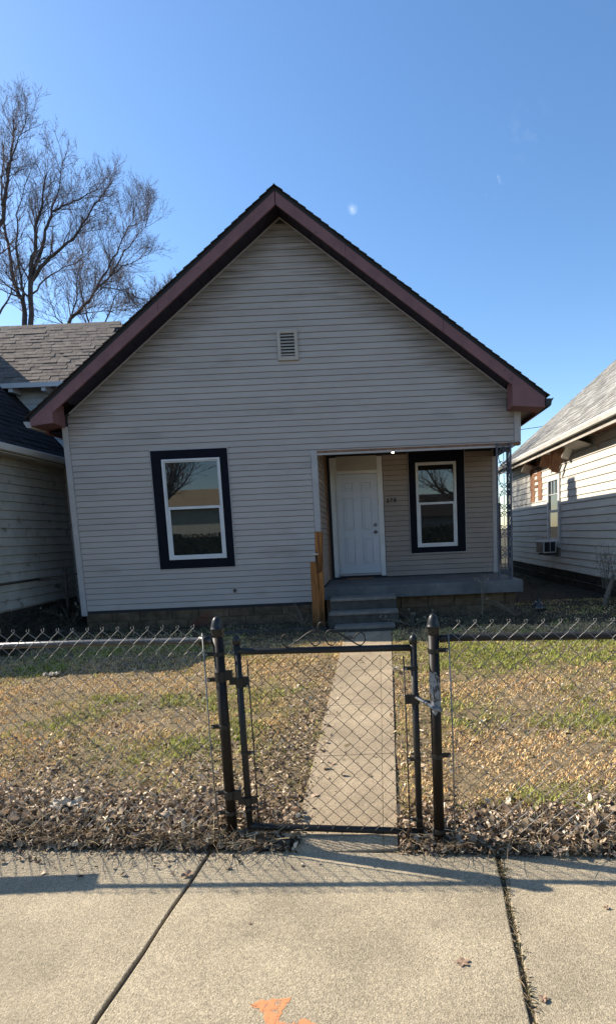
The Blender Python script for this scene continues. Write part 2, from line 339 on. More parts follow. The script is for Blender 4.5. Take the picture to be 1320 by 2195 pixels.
def blotch(cx, cy, pts, name, parent, z):
    mb = MB(); q = []
    for i in range(len(pts)):
        a = pts[i]; b = pts[(i+1) % len(pts)]
        for k in range(5):
            t = k/5; q.append((a[0]*(1-t)+b[0]*t+random.uniform(-.006, .006), a[1]*(1-t)+b[1]*t+random.uniform(-.006, .006)))
    mb.add([(x, y, z) for x, y in q], [tuple(range(len(q)))]); return mb.build(name, OR, parent)
blotch(0, 0, [(-.53, 1.905), (-.49, 1.925), (-.44, 1.93), (-.375, 1.935), (-.385, 1.905), (-.40, 1.87), (-.405, 1.83), (-.36, 1.81), (-.31, 1.835), (-.27, 1.815), (-.25, 1.78), (-.27, 1.72), (-.48, 1.72), (-.455, 1.83), (-.48, 1.88)], 'paint_mark', side, -.0372)

# garden walk of poured slabs with a narrow strip along its right edge
walk = empty('path', (-.2, 3, 0)); tag(walk, kind='structure')
yb = [2.80, 2.98, 4.05, 5.15, 6.3, 7.4, 8.42]
for i in range(len(yb)-1):
    y0, y1 = yb[i]+.003, yb[i+1]-.003
    if i == 0: y0 = 2.905
    def xr(y): return .005+.018*(y-3)*1.0 if True else 0
    def xo(y): return .085+.033*(y-3)
    def xl(y): return -.50+.012*(y-3)
    zt = lambda y: (gz(-.3, y)+.012) if y > 2.95 else -.036
    def slab(a0, a1, name):
        A = [(a0(y0), y0, -.1), (a1(y0), y0, -.1), (a1(y0), y0, zt(y0)), (a0(y0), y0, zt(y0))]
        B = [(a0(y1), y1, -.1), (a1(y1), y1, -.1), (a1(y1), y1, zt(y1)), (a0(y1), y1, zt(y1))]
        mb = MB(); mb.loft(A, B); bevel(mb.build(name, WALKC, walk), .003, 2)
    slab(xl, lambda y: xr(y)-.001, 'slab'); slab(lambda y: xr(y)+.001, xo, 'edging_slab')
mb = MB(); mb.prism_z([S(-.58, 2.6), S(.10, 2.6), (.09, 2.95), (-.60, 2.97)], -.1, -.055); mb.build('joint_fill', JOINTM, walk)
mb = MB(); mb.box(-2.6, -.75, 8.75, 8.92, .1, .235); bevel(mb.build('edging_kerb', STEPC, walk), .01)

# ------------------------------------------------------------------ lap boards on any wall
def boards(parent, name, m, P, z0, z1, ex, spans, gap=.006, lip=.014, back=0.0, jitter=0):
    """P(u, d, z) -> world point, d = distance out of the wall; spans(z) -> [(u0, u1)] at height z"""
    n = int(round((z1-z0)/ex)); out = []
    for i in range(n):
        za = z0+i*ex; zb = min(za+ex-gap, z1)
        sa = spans(za+.001, zb-.001)
        for (a0, a1, b0, b1) in sa:     # bottom u0,u1 and top u0,u1
            prof = [(lip-.004, za), (lip, za+.006), (.0035, zb), (back-.002, zb), (back-.002, za)]
            A = []; B = []
            for d, z in prof:
                t = (z-za)/(zb-za); A.append(P(a0+(b0-a0)*t, d, z)); B.append(P(a1+(b1-a1)*t, d, z))
            mb = MB(); mb.loft(A, B); out.append(mb.build(name, m, parent))
    return out

# ------------------------------------------------------------------ the cottage
YF = 9.75; XC = -1.235; XL, XR = -5.09, 2.62; SLP = .785
house = empty('cottage', (XC, YF, .2), 'central gabled cottage in grey vinyl siding with mauve rake boards and a corner porch', 'house')
apex = 6.84
def rake(z): return (apex-z)/SLP      # half width at height z
mb = MB()
mb.prism_y([(XL+.02, .5), (-.86, .5), (-.86, 3.12), (XL+.02, 3.12)], YF, YF+.12)
mb.prism_y([(XL+.02, 3.12), (XR-.02, 3.12), (XR-.02, 3.86), (XC, apex+.02), (XL+.02, 3.86)], YF, YF+.12)
mb.build('wall', DARK, house)
W1 = (-3.66, -2.35, 1.22, 3.25)   # navy surround of the left window
def spans_front(za, zb):
    out = []
    def lim(z):
        h = rake(z)-.02
        return max(XL+.10, XC-h), min(XR-.11, XC+h)
    if zb > 3.66: 
        l0, r0 = lim(za); l1, r1 = lim(zb)
        if zb < 3.90: l0 = l1 = XL+.10; r0 = r1 = 2.395
    else: l0 = l1 = XL+.095; r0 = r1 = XR-.105
    if za >= 3.66 and za < 3.9: pass
    if zb <= 3.13: r0 = r1 = -.945
    if za > W1[2]-.035 and zb < W1[3]+.035:
        out.append((l0, W1[0]-.012, l1, W1[0]-.012)); out.append((W1[1]+.012, r0, W1[1]+.012, r1))
    else: out.append((l0, r0, l1, r1))
    return out
boards(house, 'siding_board', SIDING, lambda u, d, z: (u, YF-d, z), .55, 3.15, .1, spans_front)
boards(house, 'siding_board', SIDING, lambda u, d, z: (u, YF-d, z), 3.15, 6.75, .1, spans_front)
def bar(name, x0, x1, y0, y1, z0, z1, m, parent=house, bv=.003):
    mb = MB(); mb.box(x0, x1, y0, y1, z0, z1); o = mb.build(name, m, parent); return bevel(o, bv) if bv else o
bar('corner_trim', XL-.01, XL+.09, YF-.022, YF+.1, .47, 3.70, TRIMW)
bar('corner_trim', XR-.10, XR+.01, YF-.022, YF+.1, 3.13, 3.70, TRIMW)
bar('porch_trim', -.94, -.835, YF-.022, YF+.02, .62, 3.13, TRIMW)
bar('porch_beam', -.84, XR+.01, YF-.012, YF+.12, 3.085, 3.125, BRNWD)
# light channel that finishes the boards under the rakes
for sgn in (-1, 1):
    mb = MB(); xa = XC; xb = XC+sgn*rake(3.92)
    A = [(xa, YF-.022, apex), (xb, YF-.022, 3.92), (xb, YF-.022, 3.90), (xa, YF-.022, apex-.022)]
    if sgn < 0: pass
    mb.loft(A, [(x, YF+.0, z) for x, y, z in A]); mb.build('rake_channel', TRIMW, house)
# attic vent
VENTM = mat('vent_plastic', (.42, .36, .30), (.37, .31, .26), rough=.6)
v = bar('attic_vent', -1.39, -1.05, YF-.045, YF-.012, 4.61, 5.10, VENTM)
v.data.clear_geometry()
mb = MB()
for a in ((-1.39, -1.335, 4.61, 5.10), (-1.105, -1.05, 4.61, 5.10), (-1.335, -1.105, 4.61, 4.675), (-1.335, -1.105, 5.04, 5.10)): mb.box(a[0], a[1], YF-.045, YF-.010, a[2], a[3])
mb.v = [(x-XC, y-YF, z-.2) for x, y, z in mb.v]; me = mb.mesh('attic_vent', VENTM); v.data = me
bar('vent_backing', -1.34, -1.10, YF-.019, YF-.016, 4.67, 5.045, DARK, bv=0)
for k in range(7):
    z = 4.69+k*.05
    mb = MB(); mb.prism_x([(YF-.038, z), (YF-.042, z+.004), (YF-.020, z+.032), (YF-.018, z+.028)], -1.334, -1.106)
    o = mb.build('louver', VENTM, v, origin=(XC, YF, .2)); 
def window(x0, x1, z0, z1, wx0, wx1, wz0, wz1, Y, zr, px0):
    W = bar('window', wx0, wx1, Y-.035, Y-.0, wz0, wz1, WHITE); W.data.clear_geometry()
    def part(nm, boxes, m, bv=.003):
        mb = MB()
        for b_ in boxes: mb.box(*b_)
        mb.v = [(x-XC, y-YF, z-.2) for x, y, z in mb.v]
        o = bpy.data.objects.new(nm, mb.mesh(nm, m)); COL.objects.link(o); o.parent = W
        if bv: bevel(o, bv)
        return o
    t = .035
    mb = MB()
    for b_ in ((wx0, wx1, Y-.035, Y, wz0, wz0+t), (wx0, wx1, Y-.035, Y, wz1-t, wz1), (wx0, wx0+t, Y-.035, Y, wz0+t, wz1-t), (wx1-t, wx1, Y-.035, Y, wz0+t, wz1-t)): mb.box(*b_)
    mb.v = [(x-XC, y-YF, z-.2) for x, y, z in mb.v]; W.data = mb.mesh('window', WHITE); bevel(W)
    part('casing', [(x0, wx0, Y-.028, Y+.001, z0, z1), (wx1, x1, Y-.028, Y+.001, z0, z1), (wx0, wx1, Y-.028, Y+.001, z0, wz0), (wx0, wx1, Y-.028, Y+.001, wz1, z1)], NAVY, 0)
    part('casing_edge', [(x0-.012, x0, Y-.026, Y, z0-.012, z1+.012), (x1, x1+.012, Y-.026, Y, z0-.012, z1+.012), (x0, x1, Y-.026, Y, z1, z1+.012), (x0, x1, Y-.026, Y, z0-.012, z0)], TRIMW, 0)
    s = .030
    part('sash', [(wx0+t, wx1-t, Y-.020, Y-.004, zr, zr+.045), (wx0+t, wx0+t+s*.6, Y-.02, Y-.004, zr+.045, wz1-t), (wx1-t-s*.6, wx1-t, Y-.02, Y-.004, zr+.045, wz1-t), (wx0+t+s*.6, wx1-t-s*.6, Y-.02, Y-.004, wz1-t-s*.7, wz1-t)], WHITE)
    part('sash', [(wx0+t, wx0+t+s*1.5, Y-.030, Y-.008, wz0+t, zr), (wx1-t-s*1.2, wx1-t, Y-.03, Y-.008, wz0+t, zr), (wx0+t+s*1.5, wx1-t-s*1.2, Y-.03, Y-.008, wz0+t, wz0+t+s*1.4)], WHITE)
    part('pane', [(wx0+t, wx1-t, Y-.0055, Y-.002, zr+.02, wz1-t)], GLASS, 0)
    part('pane', [(wx0+t, wx1-t, Y-.0095, Y-.007, wz0+t, zr+.018)], GLASS, 0)
    return W
window(-3.65, -2.35, 1.23, 3.24, -3.475, -2.485, 1.385, 3.09, YF, 2.245, 0)
# roof
def slope(sgn, x): return apex+.20 - SLP*abs(x-XC)
mb = MB()
EAV = 4.17
top = 7.08
mb.prism_y([(XC, top), (XC+EAV, top-SLP*EAV), (XC+EAV, top-SLP*EAV-.06), (XC, top-.060), (XC-EAV, top-SLP*EAV-.06), (XC-EAV, top-SLP*EAV)], 9.35, 22)
mb.build('roof_deck', DARK, house)
mb = MB(); L = math.hypot(1, SLP); ux, uz = 1/L, -SLP/L; nxn, nzn = SLP/L, 1/L
for sgn in (-1, 1):
    k = 0; s_ = .0
    while s_ < EAV*L:
        e = s_+.145
        yy = 9.31; 
        while yy < 22:
            wdt = random.uniform(.28, .36) if yy < 10.5 else 3.0
            y1 = min(yy+wdt, 22.03)
            th = random.uniform(.008, .013); jj = random.uniform(-.006, .006) if yy == 9.31 else 0
            def pt(s, h, y): return (XC+sgn*(ux*s+nxn*h), y, top+uz*s+nzn*h)
            A = [pt(s_-.02, .002, yy+jj), pt(s_-.02, .008, yy+jj), pt(e, th+.012, yy+jj), pt(e, .004, yy+jj)]
            B = [pt(s_-.02, .002, y1), pt(s_-.02, .008, y1), pt(e, th+.012, y1), pt(e, .004, y1)]
            mb.loft(A, B) if sgn > 0 else mb.loft(B, A)
            yy = y1+.003
        s_ = e
mb.prism_y([(XC-.11, top-.075), (XC, top+.022), (XC+.11, top-.075), (XC, top+.010)], 9.315, 22)
tag(mb.build('roof_shingles', SHDARK, house), kind='stuff')
# rake boards in lengths, with visible joints
YR0, YR1 = 9.35, 9.385
def rakeboard(sgn, xa, xb, dz=0, name='rake_board', h=.195):
    mb = MB(); zt = lambda x: top-.06 - SLP*abs(x-XC)
    A = [(XC+sgn*xa, YR0-dz, zt(XC+xa)), (XC+sgn*xb, YR0-dz, zt(XC+xb)), (XC+sgn*xb, YR0-dz, zt(XC+xb)-h), (XC+sgn*xa, YR0-dz, zt(XC+xa)-h)]
    mb.loft(A, [(x, YR1, z) for x, y, z in A]); return bevel(mb.build(name, MAUVE, house), .002)
for sgn, js in ((-1, (0.004, 1.95, 3.25, 3.79)), (1, (0.004, 1.05, 2.55, 3.635))):
    for a, b_ in zip(js[:-1], js[1:]): rakeboard(sgn, a+.002, b_-.002, random.uniform(0, .004))
# drip trim, a thin dark strip between board and shingles
# eave returns
for sgn in (-1, 1):
    mb = MB(); zt = lambda x: top-.06-SLP*x
    x0, x1 = 3.635 if sgn > 0 else 3.79, 4.16
    zb0, zb1 = 3.645, 3.60
    if sgn < 0: zb0, zb1 = 3.69, 3.655
    A = [(XC+sgn*x0, YR0-.004, zt(x0)), (XC+sgn*x1, YR0-.004, zt(x1)), (XC+sgn*x1, YR0-.004, zb1), (XC+sgn*x0, YR0-.004, zb0)]
    B = [(x, YF+.05 if abs(x-XC) > 3.9 else YF-.024, z) for x, y, z in A]
    mb.loft(A, B); bevel(mb.build('eave_return', MAUVE, house), .003)
# rake soffit panels
for sgn in (-1, 1):
    n = 22; x1 = 3.60
    for k in range(n):
        a, b_ = k*x1/n+.006, (k+1)*x1/n-.003
        zt = lambda x: top-.215-SLP*x
        mb = MB(); A = [(XC+sgn*a, YR1, zt(a)), (XC+sgn*b_, YR1, zt(b_)), (XC+sgn*b_, YR1, zt(b_)-.012), (XC+sgn*a, YR1, zt(a)-.012)]
        mb.loft(A, [(x, YF+.0, z) for x, y, z in A]); mb.build('soffit_panel', SOFFIT, house)
    mb = MB(); zt = lambda x: top-.209-SLP*x
    A = [(XC, YR1, zt(0)), (XC+sgn*x1, YR1, zt(x1)), (XC+sgn*x1, YR1, zt(x1)+.09), (XC, YR1, zt(0)+.09)]
    mb.loft(A, [(x, YF+.0, z) for x, y, z in A]); mb.build('rake_lookout', DARK, house)
# side eaves: fascia, soffit strips, gutter
bar('eave_fascia', XC+4.135, XC+4.165, YF+.05, 22, 3.565, 3.80, MAUVE)
bar('eave_fascia', XC-4.165, XC-4.135, YF+.05, 22, 3.60, 3.80, MAUVE)
y = YF+.06
while y < 13.2:
    bar('eave_soffit', XR+.0, XC+4.13, y, y+.10, 3.625, 3.637, SIDING, bv=.003); y += .106
bar('eave_soffit', XR+.0, XC+4.13, y, 22, 3.625, 3.637, SIDING, bv=0)
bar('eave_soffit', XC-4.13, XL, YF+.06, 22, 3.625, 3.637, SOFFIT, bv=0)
mb = MB(); gx = XC+4.168
mb.prism_y([(gx, 3.63), (gx+.06, 3.605), (gx+.085, 3.63), (gx+.095, 3.69), (gx+.12, 3.725), (gx+.12, 3.745), (gx+.105, 3.74), (gx+.085, 3.70), (gx+.07, 3.64), (gx+.01, 3.65), (gx+.01, 3.745), (gx, 3.745)], YR0-.02, 22)
mb.build('gutter', CAPM, house)
bar('gutter_cap', gx+.012, gx+.085, YR0-.022, YR0-.01, 3.635, 3.735, CAPM)
mb = MB(); gx = XC-4.168
mb.prism_y([(gx, 3.63), (gx-.08, 3.64), (gx-.12, 3.72), (gx-.12, 3.735), (gx, 3.73)], YR0+.03, 22)
mb.build('gutter', TRIMW, house)
# body of the house behind the front
mb = MB(); mb.box(XL+.01, -.86, YF+.12, 21.6, .2, 3.66); mb.box(-.86, XR-.10, 11.42, 21.6, .2, 3.66)
mb.prism_y([(XL+.01, 3.66), (XR-.02, 3.66), (XR-.02, 3.7), (XC, apex), (XL+.01, 3.7)], YF+.13, 21.6); mb.build('house_core', CREAM2, house)
# foundation blocks
def blocks(parent, P, u0, u1, rows, m=BLOCK, bl=.52):
    for r, (za, zb) in enumerate(rows):
        u = u0 - (bl*.5 if r % 2 else 0)
        while u < u1:
            a = max(u, u0); b_ = min(u+bl*random.uniform(.85, 1.1), u1)
            if b_-a > .05:
                mb = MB(); dd = random.uniform(.0, .012)
                A = [P(a+.006, dd, za+.004), P(b_-.006, dd, za+.004), P(b_-.006, dd, zb-.005), P(a+.006, dd, zb-.005)]
                B = [P(a+.006, -.1, za+.004), P(b_-.006, -.1, za+.004), P(b_-.006, -.1, zb-.005), P(a+.006, -.1, zb-.005)]
                mb.loft(A, B); bevel(mb.build('foundation_block', m, parent), .008, 2)
            u = b_ if u+.0 <= b_ else u+bl
bar('foundation_core', XL+.05, -.95, YF+.03, YF+.12, .0, .55, JOINTM, bv=0)
blocks(house, lambda u, d, z: (u, YF+.012-d, z), XL+.05, -.95, [(-.04, .15), (.15, .345), (.345, .545)])
# porch
bar('porch_core', -.80, 2.50, 9.74, 11.3, .0, .60, JOINTM, bv=0)
blocks(house, lambda u, d, z: (u, 9.72-d, z), -.80, 2.50, [(-.04, .17), (.17, .375), (.375, .575)], bl=.45)
blocks(house, lambda u, d, z: (2.50+d, u, z), 9.75, 11.3, [(-.04, .17), (.17, .375), (.375, .575)], bl=.45)
mb = MB(); ring = [(-.825, 9.52)] + [(-.825+.1*k, 9.52+random.uniform(-.004, .004)) for k in range(1, 34)] + [(2.585, 9.52), (2.585, 11.38), (-.825, 11.38)]
mb.prism_z(ring, .59, .80); bevel(mb.build('porch_slab', PORCHC, house), .010, 2)
for (a, b_, y0, y1, z0, z1) in ((-.69, .385, 9.03, 9.52, .1, .665), (-.70, .40, 8.72, 9.03, .08, .475), (-.60, .33, 8.42, 8.72, .05, .30)):
    mb = MB(); n = 12
    ring = [(a+(b_-a)*k/n, y0+random.uniform(-.006, .006)) for k in range(n+1)] + [(b_, y1), (a, y1)]
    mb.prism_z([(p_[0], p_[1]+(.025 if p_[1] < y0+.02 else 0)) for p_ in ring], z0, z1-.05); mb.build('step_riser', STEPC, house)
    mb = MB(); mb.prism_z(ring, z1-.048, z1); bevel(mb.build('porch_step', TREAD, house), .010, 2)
YB = 11.30
bar('porch_wall', -.86, 2.52, YB, YB+.10, .70, 3.30, DARK, bv=0)
W2 = (.81, 1.91, 1.26, 3.24)
D0, D1 = -.735, .30
def spans_back(za, zb):
    o = []
    if za > W2[2]-.035 and zb < W2[3]+.035: o = [(D1+.012, W2[0]-.012, D1+.012, W2[0]-.012), (W2[1]+.012, 2.47, W2[1]+.012, 2.47)]
    else: o = [(D1+.012, 2.47, D1+.012, 2.47)]
    return o
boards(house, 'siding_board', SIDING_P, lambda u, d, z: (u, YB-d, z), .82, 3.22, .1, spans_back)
bar('corner_trim', 2.47, 2.55, YB-.02, YB+.10, .80, 3.30, TRIMW)
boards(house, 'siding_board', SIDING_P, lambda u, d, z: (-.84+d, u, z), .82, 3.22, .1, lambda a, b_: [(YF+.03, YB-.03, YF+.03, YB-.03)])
bar('porch_side_wall', -.86, -.842, YF+.02, YB, .6, 3.3, DARK, bv=0)
bar('porch_trim', -.835, -.80, YB-.045, YB-.001, .80, 3.26, BRNWD)
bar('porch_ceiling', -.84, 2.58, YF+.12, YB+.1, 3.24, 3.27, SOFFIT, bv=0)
bar('porch_header', 2.50, 2.60, YF+.12, YB+.1, 3.10, 3.24, DARK, bv=0)
bar('porch_header', -.84, 2.60, YF+.121, YF+.16, 3.13, 3.24, DARK, bv=0)
window(.82, 1.92, 1.26, 3.24, .955, 1.755, 1.375, 3.04, YB, 2.215, 0)
# front door
dr = bar('entry_door', -.60, .19, YB-.045, YB-.003, .905, 2.87, DOORW)
def sub(nm, boxes, m, parent, bv=.004, smooth=False):
    mb = MB()
    for b_ in boxes: mb.box(*b_)
    mb.v = [(x-XC, y-YF, z-.2) for x, y, z in mb.v]
    o = bpy.data.objects.new(nm, mb.mesh(nm, m)); COL.objects.link(o); o.parent = parent
    if bv: bevel(o, bv, 2)
    return o
for cx in (-.385, -.025):
    for z0, z1 in ((2.55, 2.72), (1.78, 2.42), (1.10, 1.62)):
        a, b_ = cx-.105, cx+.105
        # moulded frame: raised ring and raised centre field
        sub('door_panel', [(a, b_, YB-.060, YB-.044, z0, z0+.022), (a, b_, YB-.060, YB-.044, z1-.022, z1), (a, a+.022, YB-.060, YB-.044, z0+.022, z1-.022), (b_-.022, b_, YB-.060, YB-.044, z0+.022, z1-.022), (a+.045, b_-.045, YB-.056, YB-.044, z0+.04, z1-.04)], DOORW, dr)
BRASS = mat('dark_nickel', (.16, .15, .15), rough=.3, metal=.9)
for nm, z in (('deadbolt', 1.86), ('door_knob', 1.72)):
    mb = MB(); mb.lathe([(.034, 0), (.034, .008), (.020, .012), (.018, .03), (.027, .04), (.026, .055), (.010, .062)] if nm == 'door_knob' else [(.034, 0), (.034, .012), (.026, .02), (.010, .022)], k=14)
    mb.v = [(.125+x-XC, YB-.045-z2-YF, z+y-.2) for x, y, z2 in mb.v]
    o = bpy.data.objects.new(nm, mb.mesh(nm, BRASS, True)); COL.objects.link(o); o.parent = dr
bar('door_frame', D0, -.605, YB-.03, YB, .84, 3.20, WHITE); bar('door_frame', .195, D1, YB-.03, YB, .84, 3.20, WHITE)
bar('door_frame', -.605, .195, YB-.034, YB, 2.875, 2.94, WHITE)
bar('door_header_panel', -.605, .195, YB-.022, YB, 2.94, 3.22, mat('header_panel', (.40, .37, .32), (.35, .32, .28), rough=.6))
bar('door_stop', -.625, -.603, YB-.052, YB-.028, .87, 2.90, WHITE); bar('door_stop', .193, .215, YB-.052, YB-.028, .87, 2.90, WHITE)
bar('door_sill', -.62, .21, YB-.09, YB, .865, .90, TRIMW); bar('door_gap', -.60, .19, YB-.055, YB, .90, .9045, DARK, bv=0)
bar('threshold_strip', -.50, .05, YB-.16, YB-.09, .80, .822, BRNWD)
bar('door_plinth', -.62, .21, YB-.05, YB, .80, .864, DARK, bv=0)
# porch light
mb = MB(); mb.lathe([(.06, 0), (.06, -.02), (.03, -.03)], (.48, 10.3, 3.24)); mb.build('porch_light', WHITE, house)
mb = MB(); mb.lathe([(.012, 0), (.028, -.02), (.036, -.05), (.030, -.085), (.012, -.10)], (.48, 10.3, 3.212), k=12); mb.build('bulb', BULB, house, True)
# house number in separate black digits
def digit(ch, x, z, tilt):
    cu = bpy.data.curves.new('house_number', 'FONT'); cu.body = ch; cu.size = .105; cu.extrude = .004; cu.offset = .004
    o = bpy.data.objects.new('digit', cu); COL.objects.link(o)
    dg = bpy.context.evaluated_depsgraph_get(); me = bpy.data.meshes.new_from_object(o.evaluated_get(dg)); bpy.data.objects.remove(o)
    me.materials.clear(); me.materials.append(CAPM); me.transform(Matrix.Rotation(tilt, 4, 'Z'))
    q = bpy.data.objects.new('digit', me); COL.objects.link(q); q.parent = house; q.rotation_euler = (math.pi/2, 0, 0); q.location = (x-XC, YB-.022-YF, z-.2)
digit('3', .365, 2.285, .1); digit('7', .430, 2.295, -.02); digit('8', .50, 2.30, -.12)
# ornamental iron corner column of three uprights and two scroll panels
pc = empty('porch_column'); pc.parent = house
cx0, cx1, cy0, cy1 = 2.21, 2.44, 9.70, 9.93
def sb(nm, mb, m=IRON, smooth=False):
    mb.v = [(x-XC, y-YF, z-.2) for x, y, z in mb.v]
    o = bpy.data.objects.new(nm, mb.mesh(nm, m, smooth)); COL.objects.link(o); o.parent = pc; return o
ZB, ZT = .80, 3.12
for (x, y) in ((cx0, cy0), (cx1, cy0), (cx1, cy1)):
    mb = MB(); mb.box(x-.015, x+.015, y-.015, y+.015, ZB, ZT); mb.box(x-.03, x+.03, y-.03, y+.03, ZB, ZB+.012); sb('upright', mb)
def panel(P, wd):
    mb = MB()
    for z in (ZB+.10, ZT-.04): mb.tube([P(.01, z), P(wd-.01, z)], .007, 4)
    mb.tube([P(wd/2, ZB+.1), P(wd/2, ZT-.04)], .006, 4)
    sb('cross_bar', mb)
    z = ZB+.12; k = 0
    while z < ZT-.35:
        for side_ in (-1, 1):
            mb = MB(); c = wd/2
            pts = []
            for t in range(0, 13):          # lobed S scroll
                a = t/12; ang = a*2*math.pi*.95
                pts.append(P(c+side_*(.012+.075*math.sin(a*math.pi)), z+a*.34))
            mb.tube(pts, .0075, 4, cap=False)
            for zc in (z+.06, z+.28):
                mb.tube([P(c+side_*(.05+.034*math.cos(q/10*5.2)), zc+.034*math.sin(q/10*5.2)*(1 if zc < z+.1 else -1)) for q in range(11)], .0065, 4, cap=False)
            sb('scroll', mb)
        z += .36
panel(lambda u, z: (cx0+u, cy0, z), cx1-cx0); panel(lambda u, z: (cx1, cy0+u, z), cy1-cy0)
# chimney of red brick on the ridge, seen only by its shadow on the neighbour's wall
ch = bar('chimney', XC-.24, XC+.20, 15.35, 15.85, 6.6, 7.50, BRICKR); bar('chimney_cap', XC-.20, XC+.16, 15.38, 15.82, 7.50, 7.56, STEPC)
# scorch mark tag on the siding: small dark bracket
mb = MB(); mb.box(-2.42, -2.36, YF-.03, YF-.014, .80, .815); mb.box(-2.40, -2.385, YF-.04, YF-.014, .775, .84); mb.build('hose_hook', CAPM, house)

# ------------------------------------------------------------------ split wooden post by the steps
wp = empty('wooden_post', (-.88, 9.25, .2), 'split orange-brown timber post with a stepped top standing left of the porch steps', 'post')
mb = MB(); mb.loft([(-.955, 9.26, .1), (-.845, 9.26, .1), (-.845, 9.36, .1), (-.955, 9.36, .1)], [(-.90, 9.26, 1.76), (-.775, 9.26, 1.745), (-.775, 9.36, 1.76), (-.90, 9.36, 1.77)])
bevel(mb.build('back_timber', WOOD, wp), .008, 2)
mb = MB(); mb.loft([(-1.00, 9.14, .1), (-.865, 9.14, .1), (-.865, 9.255, .1), (-1.00, 9.255, .1)], [(-.99, 9.14, 1.27), (-.885, 9.14, 1.275), (-.885, 9.255, 1.28), (-.99, 9.255, 1.27)])
bevel(mb.build('front_timber', WOOD, wp), .008, 2)
mb = MB(); mb.loft([(-.868, 9.15, .1), (-.80, 9.16, .1), (-.80, 9.255, .1), (-.868, 9.255, .1)], [(-.878, 9.15, 1.08), (-.79, 9.16, 1.12), (-.79, 9.255, 1.12), (-.878, 9.255, 1.08)])
bevel(mb.build('front_timber', WOOD, wp), .008, 2)
mb = MB(); mb.tube([(-.88, 9.2, 1.10), (-.892, 9.19, 1.32), (-.90, 9.17, 1.38)], .009, 6); mb.build('bracket_stem', CAPM, wp)
mb = MB(); mb.lathe([(.012, 0), (.06, .02), (.062, .03), (.0, .035)], (-.905, 9.16, 1.375), k=12); mb.build('light_head', WHITE, wp)

# ------------------------------------------------------------------ neighbour on the right
RX = 4.9
rn = empty('neighbour_house', (RX, 12, .15), 'cream lap-sided house on the right with a sunlit upper wall and torn soffit', 'house')
mb = MB(); mb.box(RX+.01, RX+8.4, 8.6, 19.6, -.1, 3.9)
mb.prism_y([(RX+.01, 3.9), (RX+8.4, 3.9), (RX+4.2, 3.9+4.2*.84)], 8.6, 19.6); mb.build('wall', CREAM2, rn)
def spans_r(za, zb):
    if zb > 1.0 and za < 3.02: return [(8.6, 14.40, 8.6, 14.40), (15.42, 19.6, 15.42, 19.6)]
    return [(8.6, 19.6, 8.6, 19.6)]
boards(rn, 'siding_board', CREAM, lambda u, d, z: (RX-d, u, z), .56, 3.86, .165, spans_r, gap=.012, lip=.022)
bl2 = lambda u, d, z: (RX+.002-d, u, z)
blocks(rn, bl2, 8.6, 19.6, [(-.1, .16), (.16, .36), (.36, .55)], m=BLOCK2, bl=.6)
# window with small panes
def rw(nm, boxes, m, par=rn, bv=.003):
    mb = MB()
    for b_ in boxes: mb.box(*b_)
    mb.v = [(x-RX, y-12, z-.15) for x, y, z in mb.v]
    o = bpy.data.objects.new(nm, mb.mesh(nm, m)); COL.objects.link(o); o.parent = par
    if bv: bevel(o, bv)
    return o
wr = rw('window', [(RX-.05, RX+.01, 14.42, 14.54, 1.12, 3.0), (RX-.05, RX+.01, 15.30, 15.40, 1.12, 3.0), (RX-.05, RX+.01, 14.54, 15.30, 2.86, 3.0), (RX-.05, RX+.01, 14.54, 15.30, 1.12, 1.30)], WHITE)
rw('pane', [(RX-.012, RX-.006, 14.54, 15.30, 2.06, 2.86)], GLASS, wr, 0); rw('pane', [(RX-.022, RX-.016, 14.54, 15.30, 1.30, 2.06)], GLASS, wr, 0)
rw('sash', [(RX-.035, RX-.004, 14.54, 15.30, 2.03, 2.10), (RX-.03, RX-.004, 14.54, 15.30, 1.30, 1.36), (RX-.03, RX-.004, 15.22, 15.3, 1.36, 2.03)], WHITE, wr)
rw('muntin', [(RX-.03, RX-.013, 14.78, 14.795, 2.5, 2.86), (RX-.03, RX-.013, 15.04, 15.055, 2.5, 2.86), (RX-.03, RX-.013, 14.54, 15.30, 2.5, 2.515)], WHITE, wr, 0)
# roof
def zr(x): return 3.74+.84*(x-4.52)
mb = MB(); mb.prism_y([(4.52, 3.66), (4.52, 3.74), (RX+4.2, zr(RX+4.2)), (2*RX+8.4-4.52, 3.74), (2*RX+8.4-4.52, 3.66), (RX+4.2, zr(RX+4.2)-.1)], 8.2, 19.8); mb.build('roof_deck', DARK, rn)
mb = MB(); Lr = math.hypot(1, .84); s_ = 0; row = 0
while s_ < 4.58*Lr:
    e = s_+.14; yy = 8.17-(.15 if row % 2 else 0)+random.uniform(0, .05)
    while yy < 19.83:
        y1 = min(yy+random.uniform(.24, .34), 19.83); th = random.uniform(.010, .024)
        def pt(s, h, y): return (4.50+s/Lr-.84/Lr*h, y, 3.73+.84*s/Lr+h/Lr)
        lo = s_-random.uniform(0, .012)
        A = [pt(lo, .004, yy), pt(lo, th, yy), pt(e+.03, .004, yy)]; B = [pt(lo, .004, y1), pt(lo, th, y1), pt(e+.03, .004, y1)]
        mb.loft(B, A); yy = y1+.004
    s_ = e; row += 1
tag(mb.build('roof_shingles', SHGREY, rn), kind='stuff')
mb = MB(); mb.prism_y([(4.44, 3.62), (4.50, 3.61), (4.515, 3.73), (4.41, 3.72), (4.40, 3.70)], 8.2, 19.8); mb.build('gutter', mat('bright_gutter', (.80, .78, .72), (.66, .64, .58), rough=.5, scale=3), rn)
rw('eave_fascia', [(4.525, 4.55, 8.2, 19.8, 3.50, 3.68)], CREAM2)
